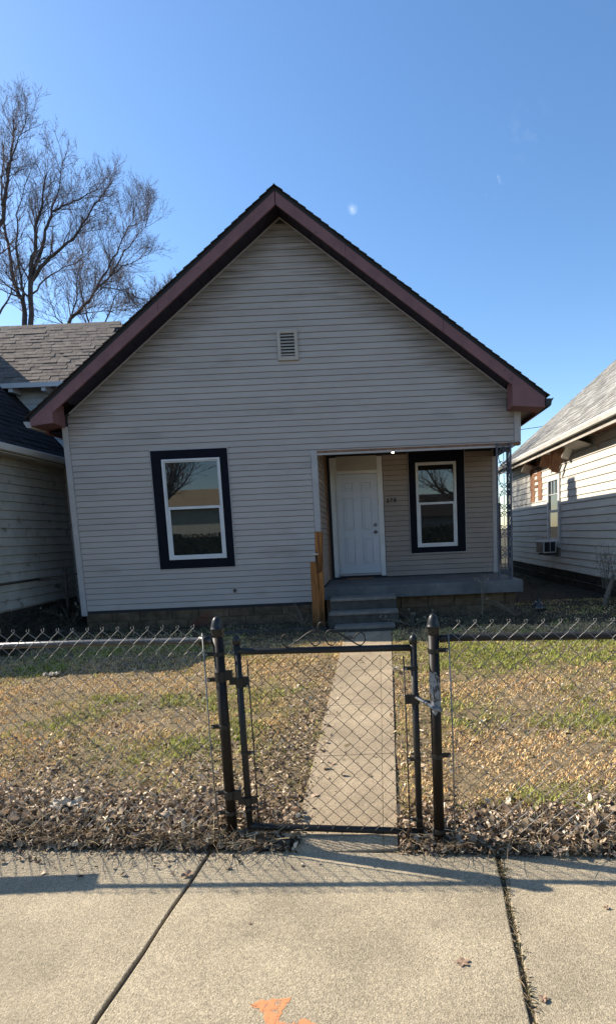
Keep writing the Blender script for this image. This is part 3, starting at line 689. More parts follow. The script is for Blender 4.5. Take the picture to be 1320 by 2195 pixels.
# torn soffit: bent brown boards hanging under the eave
rnd = random.Random(5)
y = 8.6
while y < 19.4:
    wl_ = rnd.uniform(.5, 1.1); sag = rnd.choice([.02, .05, .12, .22, .06]) if y < 17 else .02
    if rnd.random() < .8:
        mb = MB(); a = y; b_ = min(y+wl_, 19.5); sg2 = sag*rnd.uniform(.2, 1)
        mb.loft([(4.56, a, 3.58-sag*.4), (4.885, a, 3.60-sag), (4.885, a, 3.615-sag), (4.56, a, 3.595-sag*.4)], [(4.56, b_, 3.58-sg2*.4), (4.885, b_, 3.60-sg2), (4.885, b_, 3.615-sg2), (4.56, b_, 3.595-sg2*.4)])
        mb.build('soffit_board', BRNWD if rnd.random() < .7 else CREAM2, rn)
    y += wl_+.02
for (ya, yb_, za, zb, x0, x1, mt) in ((13.9, 14.3, 3.60, 3.02, 4.60, 4.80, BRNWD), (14.3, 14.55, 3.58, 3.10, 4.62, 4.84, BRNWD), (14.9, 15.2, 3.55, 3.25, 4.58, 4.85, BRNWD), (13.2, 13.75, 3.62, 3.28, 4.66, 4.86, CREAM), (16.7, 17.1, 3.5, 3.3, 4.6, 4.86, CREAM)):
    mb = MB(); mb.loft([(x0, ya, za), (x1, ya, za-.05), (x1, ya+.02, za-.07), (x0, ya+.02, za-.02)], [(x0+.02, yb_, zb+.05), (x1, yb_, zb), (x1, yb_+.02, zb-.03), (x0+.02, yb_+.02, zb+.02)])
    mb.build('hanging_board', mt, rn)
mb = MB(); mb.tube([(4.72, 11.6, 3.58), (4.76, 11.75, 3.42), (4.86, 12.0, 3.24)], .008, 5); mb.build('loose_cable', BRNWD, rn)
# stripped patch where two strips of sheathing show beside the window
for (a, b_, z0, z1) in ((15.95, 16.33, 2.42, 3.40), (16.62, 17.02, 2.40, 3.40)):
    k = z0; 
    while k < z1-.05:
        k2 = min(k+rnd.uniform(.14, .3), z1); j = rnd.uniform(-.05, .05)
        rw('bare_board', [(RX-.030, RX+.0, a+j*.6, b_+j, k, k2-.006)], BRNWD)
        k = k2
for k in range(4): rw('bare_board', [(RX-.034, RX, 16.33, 16.62, 2.80+k*.17, 2.86+k*.17)], BRNWD)
rw('bare_board', [(RX-.033, RX, 15.92, 17.05, 3.40, 3.56)], BRNWD)
# air conditioner in the lower sash
ac = empty('air_conditioner', (RX-.2, 15.0, 1.05), 'white window air conditioner jutting from the lower sash of the cream house', 'air conditioner')
def ap(nm, boxes, m, bv=.006):
    mb = MB()
    for b_ in boxes: mb.box(*b_)
    o = mb.build(nm, m, ac); return bevel(o, bv) if bv else o
ap('casing', [(RX-.40, RX-.052, 14.62, 15.24, .98, 1.30)], WHITE, .01)
for k in range(9): ap('grille_slat', [(RX-.412, RX-.402, 14.66, 14.915, 1.01+k*.030, 1.025+k*.030)], DARK, 0)
for k in range(9): ap('grille_slat', [(RX-.412, RX-.402, 14.945, 15.20, 1.01+k*.030, 1.025+k*.030)], DARK, 0)
ap('side_vent', [(RX-.37, RX-.23, 14.606, 14.618, 1.02, 1.27)], DARK, 0); ap('side_vent', [(RX-.21, RX-.09, 14.606, 14.618, 1.02, 1.27)], DARK, 0)
ap('bracket', [(RX-.36, RX-.052, 14.7, 14.73, .93, .975), (RX-.36, RX-.052, 15.1, 15.13, .93, .975)], STEPC)

# ------------------------------------------------------------------ neighbour on the left
LX = -6.25
ln = empty('neighbour_house', (LX, 11, .15), 'old lap-sided house on the left with steep dark roof and tan-shingled rear wing', 'house')
mb = MB(); mb.box(-11, LX-.01, 8.95, 14.1, -.1, 3.42); mb.box(-11, -5.45, 11.82, 13.8, -.1, 5.0)
mb.prism_x([(11.82, 5.0), (13.8, 5.0), (12.85, 6.25)], -11, -5.45); mb.build('wall', CREAM2, ln)
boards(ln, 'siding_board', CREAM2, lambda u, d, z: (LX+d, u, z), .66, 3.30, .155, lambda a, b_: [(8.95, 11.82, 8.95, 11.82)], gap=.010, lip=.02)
WINGS = mat('wing_siding', (.50, .51, .50), (.42, .43, .43), rough=.6, scale=3)
boards(ln, 'siding_board', WINGS, lambda u, d, z: (u, 11.82-d, z), 3.4, 4.98, .12, lambda a, b_: [(-9.4, -5.45, -9.4, -5.45)], gap=.006, lip=.012)
blocks(ln, lambda u, d, z: (LX+.002+d, u, z), 8.95, 13.0, [(-.05, .2), (.2, .43), (.43, .64)], m=BLOCK2, bl=.6)
# main roof, hipped at the front
e0 = -5.93; zE = 3.36; rx = -8.25; rz = zE+1.25*(e0-rx)
mb = MB()
mb.add([(e0, 8.6, zE), (e0, 14.2, zE), (rx, 14.2, rz), (rx, 10.6, rz), (2*rx-e0, 8.6, zE), (2*rx-e0, 14.2, zE)], [(0, 1, 2, 3), (0, 3, 4), (3, 2, 5, 4), (1, 5, 2), (0, 4, 5, 1)])
mb.build('roof_deck', DARK, ln)
mb = MB(); Ld = math.hypot(1, 1.25); s_ = 0; row = 0
while s_ < 2.32*Ld:
    e = s_+.135; yy = 8.55+s_/Ld*.86-(.12 if row % 2 else 0)
    while yy < 14.2:
        y1 = yy+random.uniform(.18, .34); th = random.uniform(.008, .026); lo = s_-random.uniform(0, .03)
        def pt(s, h, y): return (e0+.02-s/Ld+1.25/Ld*h, y, zE-.01+1.25*s/Ld+h/Ld)
        A = [pt(lo, .004, yy), pt(lo, th, yy), pt(e+.03, .004, yy)]; B = [pt(lo, .004, y1), pt(lo, th, y1), pt(e+.03, .004, y1)]
        mb.loft(A, B); yy = y1+.005
    s_ = e; row += 1
tag(mb.build('roof_shingles', SHDARK, ln), kind='stuff')
mb = MB(); mb.prism_y([(e0+.01, 3.30), (e0+.07, 3.31), (e0+.10, 3.40), (e0+.09, 3.41), (e0+.01, 3.40)], 8.6, 14.2); mb.build('gutter', WHITE, ln)
mb = MB(); mb.box(LX-.0, e0+.01, 8.7, 11.82, 3.27, 3.29); mb.build('eave_soffit', CREAM2, ln)
# wing roof, shingles one by one on the face that shows
mb = MB(); WE = 11.50; wz = 4.93; ws = 1.14; WR = 12.85; wrz = wz+ws*(WR-WE)
mb.prism_x([(WE, wz-.06), (WR, wrz-.07), (2*WR-WE, wz-.06), (2*WR-WE, wz), (WR, wrz), (WE, wz)], -11, -5.22); mb.build('roof_deck', DARK, ln)
Lw = math.hypot(1, ws); ex = .112
shm = []
for q in range(5):
    mb = MB(); wd = .17+.03*q
    mb.prism_x([(0, .003), (0, .009+.002*q), (ex+.03, .006), (ex+.03, .003)], -wd/2, wd/2); 
    shm.append((mb.mesh('shingle', SHTAN), wd))
rot = math.atan(ws); s_ = 0; row = 0
while s_ < (WR-WE)*Lw-.02:
    x = -9.0+(.16 if row % 2 else 0)+random.uniform(0, .06)
    while x < -5.3:
        me, wd = random.choice(shm)
        inst('shingle', me, ln, (x+wd/2, WE-.02+(s_-random.uniform(0, .012))/Lw, wz-.02+ws*s_/Lw), (rot, 0, 0)); x += wd+.007
    s_ += ex; row += 1
mb = MB(); mb.prism_x([(WR-.12, wrz-.12), (WR, wrz+.03), (WR+.12, wrz-.12)], -10.9, -5.21); mb.build('ridge_cap', SHTAN, ln)
mb = MB(); mb.box(-11, -5.2, WE-.04, WE-.01, wz-.09, wz-.0); mb.build('eave_fascia', WHITE, ln)
for x in (-6.95, -6.3, -7.6): 
    mb = MB(); mb.box(x-.04, x+.04, WE-.01, 11.8, wz-.16, wz-.05); mb.build('rafter_tail', WHITE, ln)
# front porch roof of that house, out of frame; its edge throws the straight shadow on the lawn
mb = MB(); mb.prism_x([(7.8, 2.86), (7.8, 3.0), (8.95, 3.34), (8.95, 3.2)], -10.4, -5.92); mb.build('porch_roof', SHDARK, ln)
for x in (-10.2, -8.2, -6.1): 
    mb = MB(); mb.box(x-.06, x+.06, 7.9, 8.02, .0, 2.9); mb.build('porch_post', WHITE, ln)

# ------------------------------------------------------------------ chain-link fences and gate
def fline(x): return 3.04+(x+.86)*(-.115 if x > -.86 else -.06)     # fence line
def pipe_post(parent, x, y, zt, r, cap, mp=POSTM):
    mb = MB(); mb.tube([(x, y, -.05), (x, y, zt)], r, 16); mb.build('post', mp, parent, True)
    mb = MB()
    if cap == 'acorn': mb.lathe([(r+.001, -.045), (r+.003, -.03), (r+.004, -.006), (r+.0075, -.004), (r+.0075, .003), (r+.004, .006), (r+.003, .018), (r*.95, .034), (r*.76, .050), (r*.46, .062), (.003, .068)], (x, y, zt), 18)
    else: mb.lathe([(r+.004, -.02), (r+.004, .008), (r*.8, .02), (r*.4, .028), (.003, .03)], (x, y, zt), 14)
    mb.build('post_cap', CAPM, parent, True)
WD = .0424
def wire_mesh(zb, zt, phase, mt, tips):
    """one woven zigzag wire, local x from 0 to WD"""
    n = int(round((zt-zb)/WD)); h = (zt-zb)/n
    pts = []
    for i in range(n+1):
        side_ = (i+phase) % 2
        x = WD*side_+(.0022 if side_ else -.0022)
        z = zb+i*h
        yk = .0028 if side_ else -.0028
        s2 = 1 if side_ else -1
        if 0 < i < n: pts += [(x-s2*.004, yk*-1, z-h*.10), (x, yk*.2, z), (x-s2*.004, yk, z+h*.10)]
        else: pts.append((x, yk, z))
    if tips:
        x, y, z = pts[-1]; s2 = 1 if ((n+phase) % 2) else -1
        pts += [(x+s2*.004, y, z+.006), (x+s2*.006, -y, z+.012), (x+s2*.002, y+.002, z+.017)]
    mb = MB(); mb.tube(pts, .00175, 4, cap=False)
    return mb.mesh('wire', mt, True)
def fabric(parent, x0, x1, zb, zt, mt, yoff, tips=True, yfun=fline, top=None):
    n = int((x1-x0)/WD); me = [wire_mesh(zb, zt, p_, mt, tips) for p_ in (0, 1)]
    nseg = int(round((zt-zb)/WD))
    an = math.atan(-.115 if x1 > -.5 else -.06)
    for i in range(n):
        x = x0+i*WD
        p_ = (i+nseg+1) % 2
        inst('wire', me[p_], parent, (x, yfun(x)+yoff, random.uniform(-.002, .002)+(top(x) if top else 0)), (random.uniform(-.004, .004), 0, an))
def band(parent, x, y, z, r, dirx, m=CAPM, ln_=.045, h=.022):
    mb = MB(); mb.lathe([(r+.0035, -h/2), (r+.0035, h/2), (r+.001, h/2+.001)], (x, y, z), 14)
    mb.box(min(x+dirx*r*.6, x+dirx*(r+ln_)), max(x+dirx*r*.6, x+dirx*(r+ln_)), y-.008, y+.004, z-h/2, z+h/2)
    o = mb.build('tension_band', m, parent)
    mb = MB(); mb.tube([(x+dirx*(r+ln_-.008), y-.016, z), (x+dirx*(r+ln_-.008), y+.01, z)], .007, 8); mb.build('bolt', WIREG, parent)
PX0, PX1 = -.86, .312
fl = empty('chain_link_fence', (PX0, fline(PX0), 0), 'chain-link fence left of the gate with a bare grey top rail', 'fence', 'chain-link fence along the pavement')
pipe_post(fl, PX0, fline(PX0), 1.215, .029, 'acorn')
mb = MB(); mb.tube([(PX0-.03, fline(PX0), 1.15), (PX0-.10, fline(PX0-.1)+.01, 1.150), (-1.6, fline(-1.6)+.01, 1.158), (-4.3, fline(-4.3)+.01, 1.155)], .0185, 12); mb.build('top_rail', RAILG, fl, True)
mb = MB(); mb.lathe([(.026, -.03), (.026, .03)], (0, 0, 0), 12); mb.v = [(z_+PX0-.075, y_+fline(PX0-.07)+.008, x_+1.150) for x_, y_, z_ in mb.v]; mb.build('rail_end', CAPM, fl, True)
fabric(fl, -4.25, PX0-.075, .085, .085+27*WD, WIREG, -.028, top=lambda x: .006*math.sin(x*2.3))
mb = MB(); mb.tube([(PX0-.072, fline(PX0)-.028, .04), (PX0-.078, fline(PX0)-.028, .6), (PX0-.074, fline(PX0)-.028, 1.20)], .004, 6); mb.build('tension_bar', WIREG, fl, True)
for z in (1.075, .93, .66, .27, .15): band(fl, PX0, fline(PX0), z, .029, -1)
for x in (-4.3,): pipe_post(fl, x, fline(x), 1.13, .025, 'dome')
fr = empty('chain_link_fence', (PX1, fline(PX1), 0), 'chain-link fence right of the gate with black top rail and flaking end post', 'fence', 'chain-link fence along the pavement')
pipe_post(fr, PX1, fline(PX1), 1.20, .029, 'acorn')
mb = MB(); mb.tube([(PX1+.03, fline(PX1), 1.13), (PX1+.10, fline(PX1+.1)+.01, 1.135), (2.2, fline(2.2)+.01, 1.12), (3.6, fline(3.6)+.01, 1.12)], .0205, 12); mb.build('top_rail', RAILD, fr, True)
fabric(fr, PX1+.085, 3.5, .068, .068+27*WD, WIREG, -.028, top=lambda x: .005*math.sin(x*3+1))
mb = MB(); mb.tube([(PX1+.080, fline(PX1)-.03, .03), (PX1+.084, fline(PX1)-.03, .6), (PX1+.076, fline(PX1)-.03, 1.16)], .004, 6); mb.build('tension_bar', WIREG, fr, True)
for z in (1.07, .49, .06): band(fr, PX1, fline(PX1), z, .029, 1)
pipe_post(fr, 3.6, fline(3.6), 1.13, .025, 'dome')
# flaked patch down the near side of the right-hand post
def flake(n, l, geo, mp, last, col): return last
mb = MB(); 
prof = [(.955, .10, .55), (.93, .05, .72), (.89, .0, .86), (.85, -.0, .95), (.80, .05, .98), (.775, .12, .90), (.745, .25, .62), (.725, .35, .5)]
for i, (z, a0, a1) in enumerate(prof):
    k = 7
    for j in range(k):
        t = a0+(a1-a0)*j/(k-1)+random.uniform(-.015, .015); an = math.pi*(1+t)
        mb.v.append((PX1+.0298*math.cos(an), fline(PX1)+.0298*math.sin(an), z+random.uniform(-.006, .006)))
for i in range(len(prof)-1):
    for j in range(6): mb.f.append((i*7+j, i*7+j+1, (i+1)*7+j+1, (i+1)*7+j))
mb.build('bare_metal_patch', PEEL, fr)
# gate
GX0, GX1 = -.757, .207
def gl(x): return 3.035+(x-GX0)*(-.095)
gt = empty('gate', (GX0, gl(GX0), 0), 'narrow dark chain-link gate with a scrolled wire ornament on its top bar', 'gate')
R = .0185
for x, zt in ((GX0, 1.145), (GX1, 1.125)): pipe_post(gt, x, gl(x), zt, R, 'dome', RAILD)
for ch_ in gt.children:
    pass
for o in list(gt.children):
    if o.name.startswith('post_cap') is False:
        pass
mb = MB(); mb.tube([(GX0, gl(GX0), 1.088), (GX0+.05, gl(GX0+.05), 1.082), (GX1, gl(GX1), 1.082)], R, 12); mb.build('top_bar', RAILD, gt, True)
mb = MB(); mb.tube([(GX0, gl(GX0), .066), (GX0+.03, gl(GX0+.03), .062), (GX1, gl(GX1), .036)], R, 12); mb.build('bottom_bar', RAILD, gt, True)
for x, s_ in ((GX0+.055, 1), (GX1-.055, -1)):
    mb = MB(); mb.tube([(x, gl(x)-.012, .075), (x+.002, gl(x)-.012, .5), (x, gl(x)-.012, 1.04)], .0038, 6); mb.build('tension_bar', WIREB, gt, True)
fabric(gt, GX0+.062, GX1-.055, .030, .030+24*WD, WIREB, -.012, tips=False, yfun=gl)
for z in (.89, .50, .17): band(gt, GX0, gl(GX0), z, R, 1, CAPM, .035, .018)
for z in (.97, .46, .11): band(gt, GX1, gl(GX1), z, R, -1, CAPM, .035, .018)
for z in (.945, .245):
    mb = MB(); y = gl(GX0)
    mb.lathe([(.033, -.02), (.033, .02)], (PX0, fline(PX0), z+.01), 14); mb.box(PX0+.02, PX0+.068, y-.012, y+.008, z-.02, z+.035)
    mb.lathe([(R+.006, -.022), (R+.006, .022)], (GX0, y, z-.028), 12); mb.box(PX0+.05, GX0, y-.014, y+.010, z-.045, z-.008); mb.box(GX0, GX0+.05, y-.010, y+.006, z-.045, z-.005)
    mb.build('hinge', CAPM, gt)
# fork latch reaching to the post
mb = MB(); y = gl(GX1); mb.lathe([(R+.006, -.028), (R+.006, .028)], (GX1, y, .80), 12); mb.box(GX1-.055, GX1, y-.012, y+.006, .775, .825); mb.build('latch_collar', CAPM, gt)
mb = MB(); mb.tube([(GX1, y-.02, .815), (GX1+.045, y-.03, .79), (PX1-.01, fline(PX1)-.045, .765), (PX1+.028, fline(PX1)-.045, .755)], [.009, .010, .011, .010], 8); mb.build('latch_fork', PEEL, gt, True)
mb = MB(); mb.tube([(GX1+.02, y+.01, .79), (GX1+.06, y+.03, .775), (PX1+.0, fline(PX1)+.045, .765)], .008, 6); mb.build('latch_fork', CAPM, gt, True)
# ornament
def orn(pts, r=.0036):
    # smooth the control points
    P_ = [Vector((x, 0, z)) for x, z in pts]; out = []
    for i in range(len(P_)-1):
        p0, p1, p2, p3 = P_[max(i-1, 0)], P_[i], P_[i+1], P_[min(i+2, len(P_)-1)]
        for k in range(5):
            t = k/5; out.append(.5*((2*p1)+(-p0+p2)*t+(2*p0-5*p1+4*p2-p3)*t*t+(-p0+3*p1-3*p2+p3)*t**3))
    out.append(P_[-1])
    mb = MB(); mb.tube([(p.x, gl(p.x)-.004, p.z) for p in out], r, 6); mb.build('scroll', RAILD, gt, True)
sc0 = -.277
left = [(-.444, 1.137), (-.462, 1.166), (-.490, 1.170), (-.505, 1.145), (-.498, 1.117), (-.475, 1.103), (-.445, 1.118), (-.409, 1.142), (-.35, 1.182), (-.320, 1.190), (-.300, 1.180), (-.288, 1.150), (-.300, 1.118), (-.325, 1.106), (-.345, 1.125)]
orn(left); orn([(2*sc0-x, z) for x, z in left]); orn([(-.300, 1.185), (-.300, 1.215), (-.285, 1.234), (-.268, 1.228)]); 

# sheet added out of frame at the left, shaped to cast a pavement shadow
sg = MB(); yy_ = fline(-3.0)-.05; sg.loft([(-4.1, yy_, .70), (-2.5, yy_, .74), (-2.9, yy_, 1.09), (-4.1, yy_, 1.10)], [(-4.1, yy_-.004, .70), (-2.5, yy_-.004, .74), (-2.9, yy_-.004, 1.09), (-4.1, yy_-.004, 1.10)])
tag(sg.build('shadow_panel', RAILG), 'added grey sheet out of view left of the gate, casting the pavement shadow', 'panel')

# small old fence between the houses
bf = empty('chain_link_fence', (-5.88, 10.66, .1), 'short rusty chain-link fence closing the gap beside the left house', 'fence')
RUST = mat('old_pipe', (.12, .09, .07), (.06, .05, .045), rough=.8, scale=14)
mb = MB(); mb.tube([(-5.83, 10.62, .0), (-5.79, 10.62, 1.28)], .03, 10); mb.build('post', RUST, bf, True)
mb = MB(); mb.tube([(-5.79, 10.62, 1.12), (-6.22, 10.45, 1.10)], .02, 8); mb.build('top_rail', RUST, bf, True)
mb = MB(); mb.tube([(-5.79, 10.62, 1.18), (-5.12, 10.7, 1.16)], .02, 8); mb.build('top_rail', RUST, bf, True)
mb = MB(); mb.tube([(-6.2, 10.45, 1.12), (-6.22, 7.2, 1.10)], .02, 8); mb.build('top_rail', RUST, bf, True)
for k in range(8):
    mb = MB(); x = -5.77+k*.085
    for s2 in (0, 1): mb.tube([(x+(.04 if (i+s2) % 2 else 0)+.042*s2, 10.62+k*.008, .22+i*.06) for i in range(17)], .003, 3, cap=False)
    mb.build('wire', RUST, bf)

# ------------------------------------------------------------------ trees
BARK = mat('grey_bark', (0.094, 0.075, 0.069), (0.056, 0.045, 0.043), rough=.95, scale=6, bump=.4, bscale=20)
TWIG = mat('twig_bark', (0.138, 0.106, 0.106), (0.094, 0.075, 0.077), rough=.95, scale=6)
def tree(base, stems, seed, label, group=None, depth=6, spread=.55, r0=.2, dens=1.0, zcut=0.0, minr=.006, cat='tree', name='bare_tree', tropism=.10):
    rnd = random.Random(seed); t = empty(name, base, label, cat, group)
    trunk, crown = MB(), MB()
    def grow(p, d, L, r, lev):
        n = max(3, int(L/.35)) if lev < 3 else 3
        pts = [p.copy()]; rs = [r]; q = p.copy(); dd = d.copy(); kids = []
        for i in range(n):
            dd = (dd+Vector((rnd.gauss(0, .10), rnd.gauss(0, .10), rnd.gauss(0, .06)+tropism*.35))).normalized()
            q = q+dd*(L/n); rr = r*(1-.72*(i+1)/n)
            pts.append(q.copy()); rs.append(max(rr, minr*.6))
            kids.append((q.copy(), dd.copy(), rr, (i+1)/n))
        (trunk if lev < 2 else crown).tube(pts, rs, 7 if lev < 2 else (4 if lev < 4 else 3), cap=False)
        if lev >= depth: return
        nk = {0: 8, 1: 9, 2: 8, 3: 7, 4: 5, 5: 4}.get(lev, 3); nk = max(2, int(nk*dens))
        for k in range(nk):
            f = .22+.78*(k+rnd.random())/nk
            q, d0, rr, _ = kids[min(int(f*n), n-1)]
            ang = rnd.uniform(.35, .95)*spread*1.6
            ax = Vector((rnd.gauss(0, 1), rnd.gauss(0, 1), rnd.gauss(0, .5))).cross(d0)
            if ax.length < .01: continue
            nd = (Matrix.Rotation(ang, 3, ax.normalized()) @ d0)
            nd = (nd+Vector((0, 0, tropism))).normalized()
            l2 = L*rnd.uniform(.30, .55)*(1.2-.4*f)
            if l2 < .18: continue
            grow(q, nd, l2, max(rr*rnd.uniform(.45, .7), minr), lev+1)
        grow(q, (dd+Vector((rnd.gauss(0, .15), rnd.gauss(0, .15), .05))).normalized(), L*.32, max(rs[-1], minr), lev+2)
    for (p, d, L, r, lev) in stems:
        grow(Vector(p), Vector(d).normalized(), L, r, lev)
    trunk.build('trunk', BARK, t, True); crown.build('crown', TWIG, t)
    return t
G_ = 'bare trees behind the houses'
def limbtree(fork, Yd, limbs, seed, label, twig=1.0, depth=5, minr=.0048, spread=1.0):
    """fork: x, z of the first fork; limbs: [(points in metres, start radius)]; every limb carries its own branches"""
    rnd = random.Random(seed); b = Vector((fork[0], Yd, fork[1])); t = empty('bare_tree', (b.x, Yd, .15), label, 'tree', G_)
    trunk, crown = MB(), MB()
    trunk.tube([(b.x-.15, Yd, .1), (b.x-.05, Yd, b.z*.5), tuple(b)], [limbs[0][1]*2.0, limbs[0][1]*1.7, limbs[0][1]*1.35], 8, cap=False)
    def grow(p, d, L, r, lev):
        n = max(3, int(L/.22)) if lev < 4 else 3
        pts = [p.copy()]; rs_ = [r]; q = p.copy(); dd = d.copy(); ks = []
        for i in range(n):
            dd = (dd+Vector((rnd.gauss(0, .13), rnd.gauss(0, .13), rnd.gauss(0, .09)+.045))).normalized(); q = q+dd*(L/n)
            pts.append(q.copy()); rs_.append(max(r*(1-.75*(i+1)/n), minr*.55)); ks.append((q.copy(), dd.copy(), rs_[-1]))
        crown.tube(pts, rs_, 4 if lev < 3 else 3, cap=False)
        if lev >= depth: return
        nk = max(2, int(L/{1: .16, 2: .12, 3: .10, 4: .085}.get(lev, .1)*twig))
        for k in range(min(nk, 9)):
            f = .15+.85*(k+rnd.random())/min(nk, 9); q, d0, rr = ks[min(int(f*n), n-1)]
            ax = Vector((rnd.gauss(0, 1), rnd.gauss(0, 1), rnd.gauss(0, .6))).cross(d0)
            if ax.length < .01: continue
            nd = (Matrix.Rotation(rnd.uniform(.35, .95)*spread, 3, ax.normalized()) @ d0+Vector((0, 0, .14))).normalized()
            l2 = L*rnd.uniform(.35, .6)*(1.15-.35*f)
            if l2 > .09: grow(q, nd, l2, max(rr*rnd.uniform(.5, .75), minr), lev+1)
    for pts, r in limbs:
        W = [Vector(p_) for p_ in pts]
        # resample with a little wander
        P_ = []
        for i in range(len(W)-1):
            for k in range(4): P_.append(W[i].lerp(W[i+1], k/4)+Vector((rnd.gauss(0, .03), rnd.gauss(0, .03), rnd.gauss(0, .02)))*(1 if k else .3))
        P_.append(W[-1]); n = len(P_); rr = [max(r*.66*(1-.84*i/(n-1)), .012) for i in range(n)]
        trunk.tube(P_, rr, 6, cap=False)
        for i in range(2, n):
            d0 = (P_[i]-P_[i-1]).normalized()
            for q_ in range(2 if i < n-1 else 4):
                if rnd.random() < (.45 if i < n*.5 else .12): continue
                ax = Vector((rnd.gauss(0, 1), rnd.gauss(0, 1), rnd.gauss(0, .6))).cross(d0).normalized()
                nd = (Matrix.Rotation(rnd.uniform(.3, 1.0)*spread if i < n-1 else rnd.uniform(.05, .5), 3, ax) @ d0+Vector((0, 0, .15))).normalized()
                grow(P_[i], nd, rnd.uniform(.6, 1.35)*(1.0-.15*i/n)*Yd/24, max(rr[i]*.45, .012), 2)
    trunk.build('trunk', BARK, t, True); crown.build('crown', TWIG, t); return t
limbtree((-13.55, 10.55), 24, [
  ([(-13.66, 24.0, 10.55), (-13.68, 24.13, 11.77), (-13.94, 24.27, 12.19), (-14.15, 24.4, 13.66), (-14.3, 24.53, 15.01), (-14.3, 24.67, 16.31), (-14.14, 24.8, 17.78)], 0.17),
  ([(-13.42, 24.0, 10.54), (-13.06, 23.9, 12.8), (-12.74, 23.8, 13.6), (-12.55, 23.7, 14.37), (-12.14, 23.6, 15.2), (-11.85, 23.5, 16.02)], 0.17),
  ([(-13.18, 24.0, 12.23), (-12.59, 24.1, 13.84), (-12.3, 24.2, 14.72), (-12.15, 24.3, 15.11), (-11.68, 24.4, 15.39), (-11.04, 24.5, 15.67), (-10.43, 24.6, 16.03)], 0.11),
  ([(-12.06, 24.0, 14.88), (-11.61, 23.85, 15.65), (-11.28, 23.7, 16.56)], 0.06),
  ([(-13.11, 24.0, 12.41), (-12.22, 23.84, 13.16), (-11.62, 23.68, 13.44), (-10.78, 23.52, 13.98), (-10.11, 23.36, 14.73), (-9.61, 23.2, 15.04)], 0.12),
  ([(-13.57, 24.0, 11.71), (-13.43, 23.75, 12.49), (-13.33, 23.5, 13.58), (-13.03, 23.25, 14.46), (-12.49, 23.0, 15.29)], 0.09),
  ([(-13.26, 24.0, 11.7), (-12.85, 24.4, 12.57), (-12.33, 24.8, 13.17), (-11.82, 25.2, 13.6)], 0.06)], 3, 'tall bare tree with a forked trunk rising behind the left roof ridge')
limbtree((-13.64, 11.48), 27, [
  ([(-13.64, 27.0, 11.48), (-13.05, 27.08, 12.22), (-12.39, 27.17, 12.79), (-11.89, 27.25, 13.47), (-11.39, 27.33, 13.91), (-10.81, 27.42, 14.37), (-10.11, 27.5, 14.66)], 0.13),
  ([(-11.95, 27.0, 13.19), (-11.08, 26.88, 14.33), (-10.54, 26.75, 15.0), (-10.05, 26.62, 15.61), (-9.75, 26.5, 16.0)], 0.07),
  ([(-11.19, 27.0, 13.8), (-10.68, 27.2, 14.7), (-10.04, 27.4, 15.57), (-9.59, 27.6, 16.25)], 0.06),
  ([(-13.26, 27.0, 11.87), (-12.71, 26.8, 12.98), (-12.39, 26.6, 14.07), (-12.01, 26.4, 14.73)], 0.06),
  ([(-11.72, 27.0, 13.38), (-10.78, 27.1, 13.18), (-10.05, 27.2, 12.83)], 0.045),
  ([(-13.01, 27.0, 12.19), (-11.96, 27.3, 12.38), (-11.06, 27.6, 12.53)], 0.04)], 8, 'bare tree leaning right, its limbs reaching toward the mauve gable')
limbtree((-15.16, 10.27), 23, [
  ([(-14.94, 23.0, 10.26), (-14.4, 23.07, 12.06), (-13.78, 23.13, 13.76), (-13.41, 23.2, 14.95), (-13.22, 23.27, 15.97), (-12.96, 23.33, 16.98), (-12.85, 23.4, 18.0)], 0.18),
  ([(-13.42, 23.0, 14.67), (-12.9, 22.87, 15.88), (-12.4, 22.73, 16.74), (-11.99, 22.6, 17.19)], 0.07),
  ([(-14.4, 23.0, 10.24), (-14.01, 23.27, 11.1), (-13.72, 23.53, 11.89), (-13.74, 23.8, 12.35)], 0.08),
  ([(-14.62, 23.0, 11.36), (-14.81, 23.0, 14.07), (-14.73, 23.0, 16.03)], 0.12)], 17, 'tallest bare tree, cut off by the left edge of the photo')
limbtree((-14.81, 15.70), 42, [
  ([(-14.81, 42.0, 15.7), (-14.14, 42.0, 17.57), (-13.47, 42.0, 18.8)], 0.1),
  ([(-14.81, 42.0, 15.7), (-15.06, 42.0, 17.3), (-15.56, 42.0, 18.42)], 0.09)], 23, 'far bare tree whose twigs just clear the left slope of the mauve gable', depth=4, minr=0.011)
limbtree((-18.25, 14.90), 40, [
  ([(-18.25, 40.0, 14.9), (-18.38, 40.0, 16.72), (-18.66, 40.0, 18.52), (-18.69, 40.0, 19.71)], 0.13),
  ([(-18.16, 40.0, 15.2), (-16.9, 40.0, 17.26), (-16.28, 40.0, 18.72)], 0.11),
  ([(-18.38, 40.0, 15.21), (-20.55, 40.0, 17.11), (-20.98, 40.0, 18.92)], 0.1)], 29, 'far bare tree seen through the leaning tree above the tan roof', depth=4, minr=0.01)

wf = empty('board_fence', (4.3, 24, .16), 'dark board fence at the end of the gap between the houses', 'fence')
for k in range(18):
    mb = MB(); x = 2.9+k*.15; mb.box(x, x+.142, 24, 24.02, .1, 2.75+random.uniform(-.02, .02)); mb.build('fence_board', DARK, wf)
mb = MB(); mb.box(2.9, 5.6, 24.02, 24.06, .6, .7); mb.box(2.9, 5.6, 24.02, 24.06, 2.2, 2.3); mb.build('fence_rail', DARK, wf)
# overhead service wire at the right
mb = MB(); mb.tube([(-6, 25, 6.4), (1, 25, 5.75), (6.7, 25, 5.88), (9, 25, 6.1), (16, 25, 7.2)], .012, 4); tag(mb.build('utility_wire', CAPM), 'thin black service wire crossing the sky between the two houses', 'wire')

def trunk_only(x, y, zt, r): return ((x, y, -.1), (.0, 0, 1), zt+.1, r, 99)
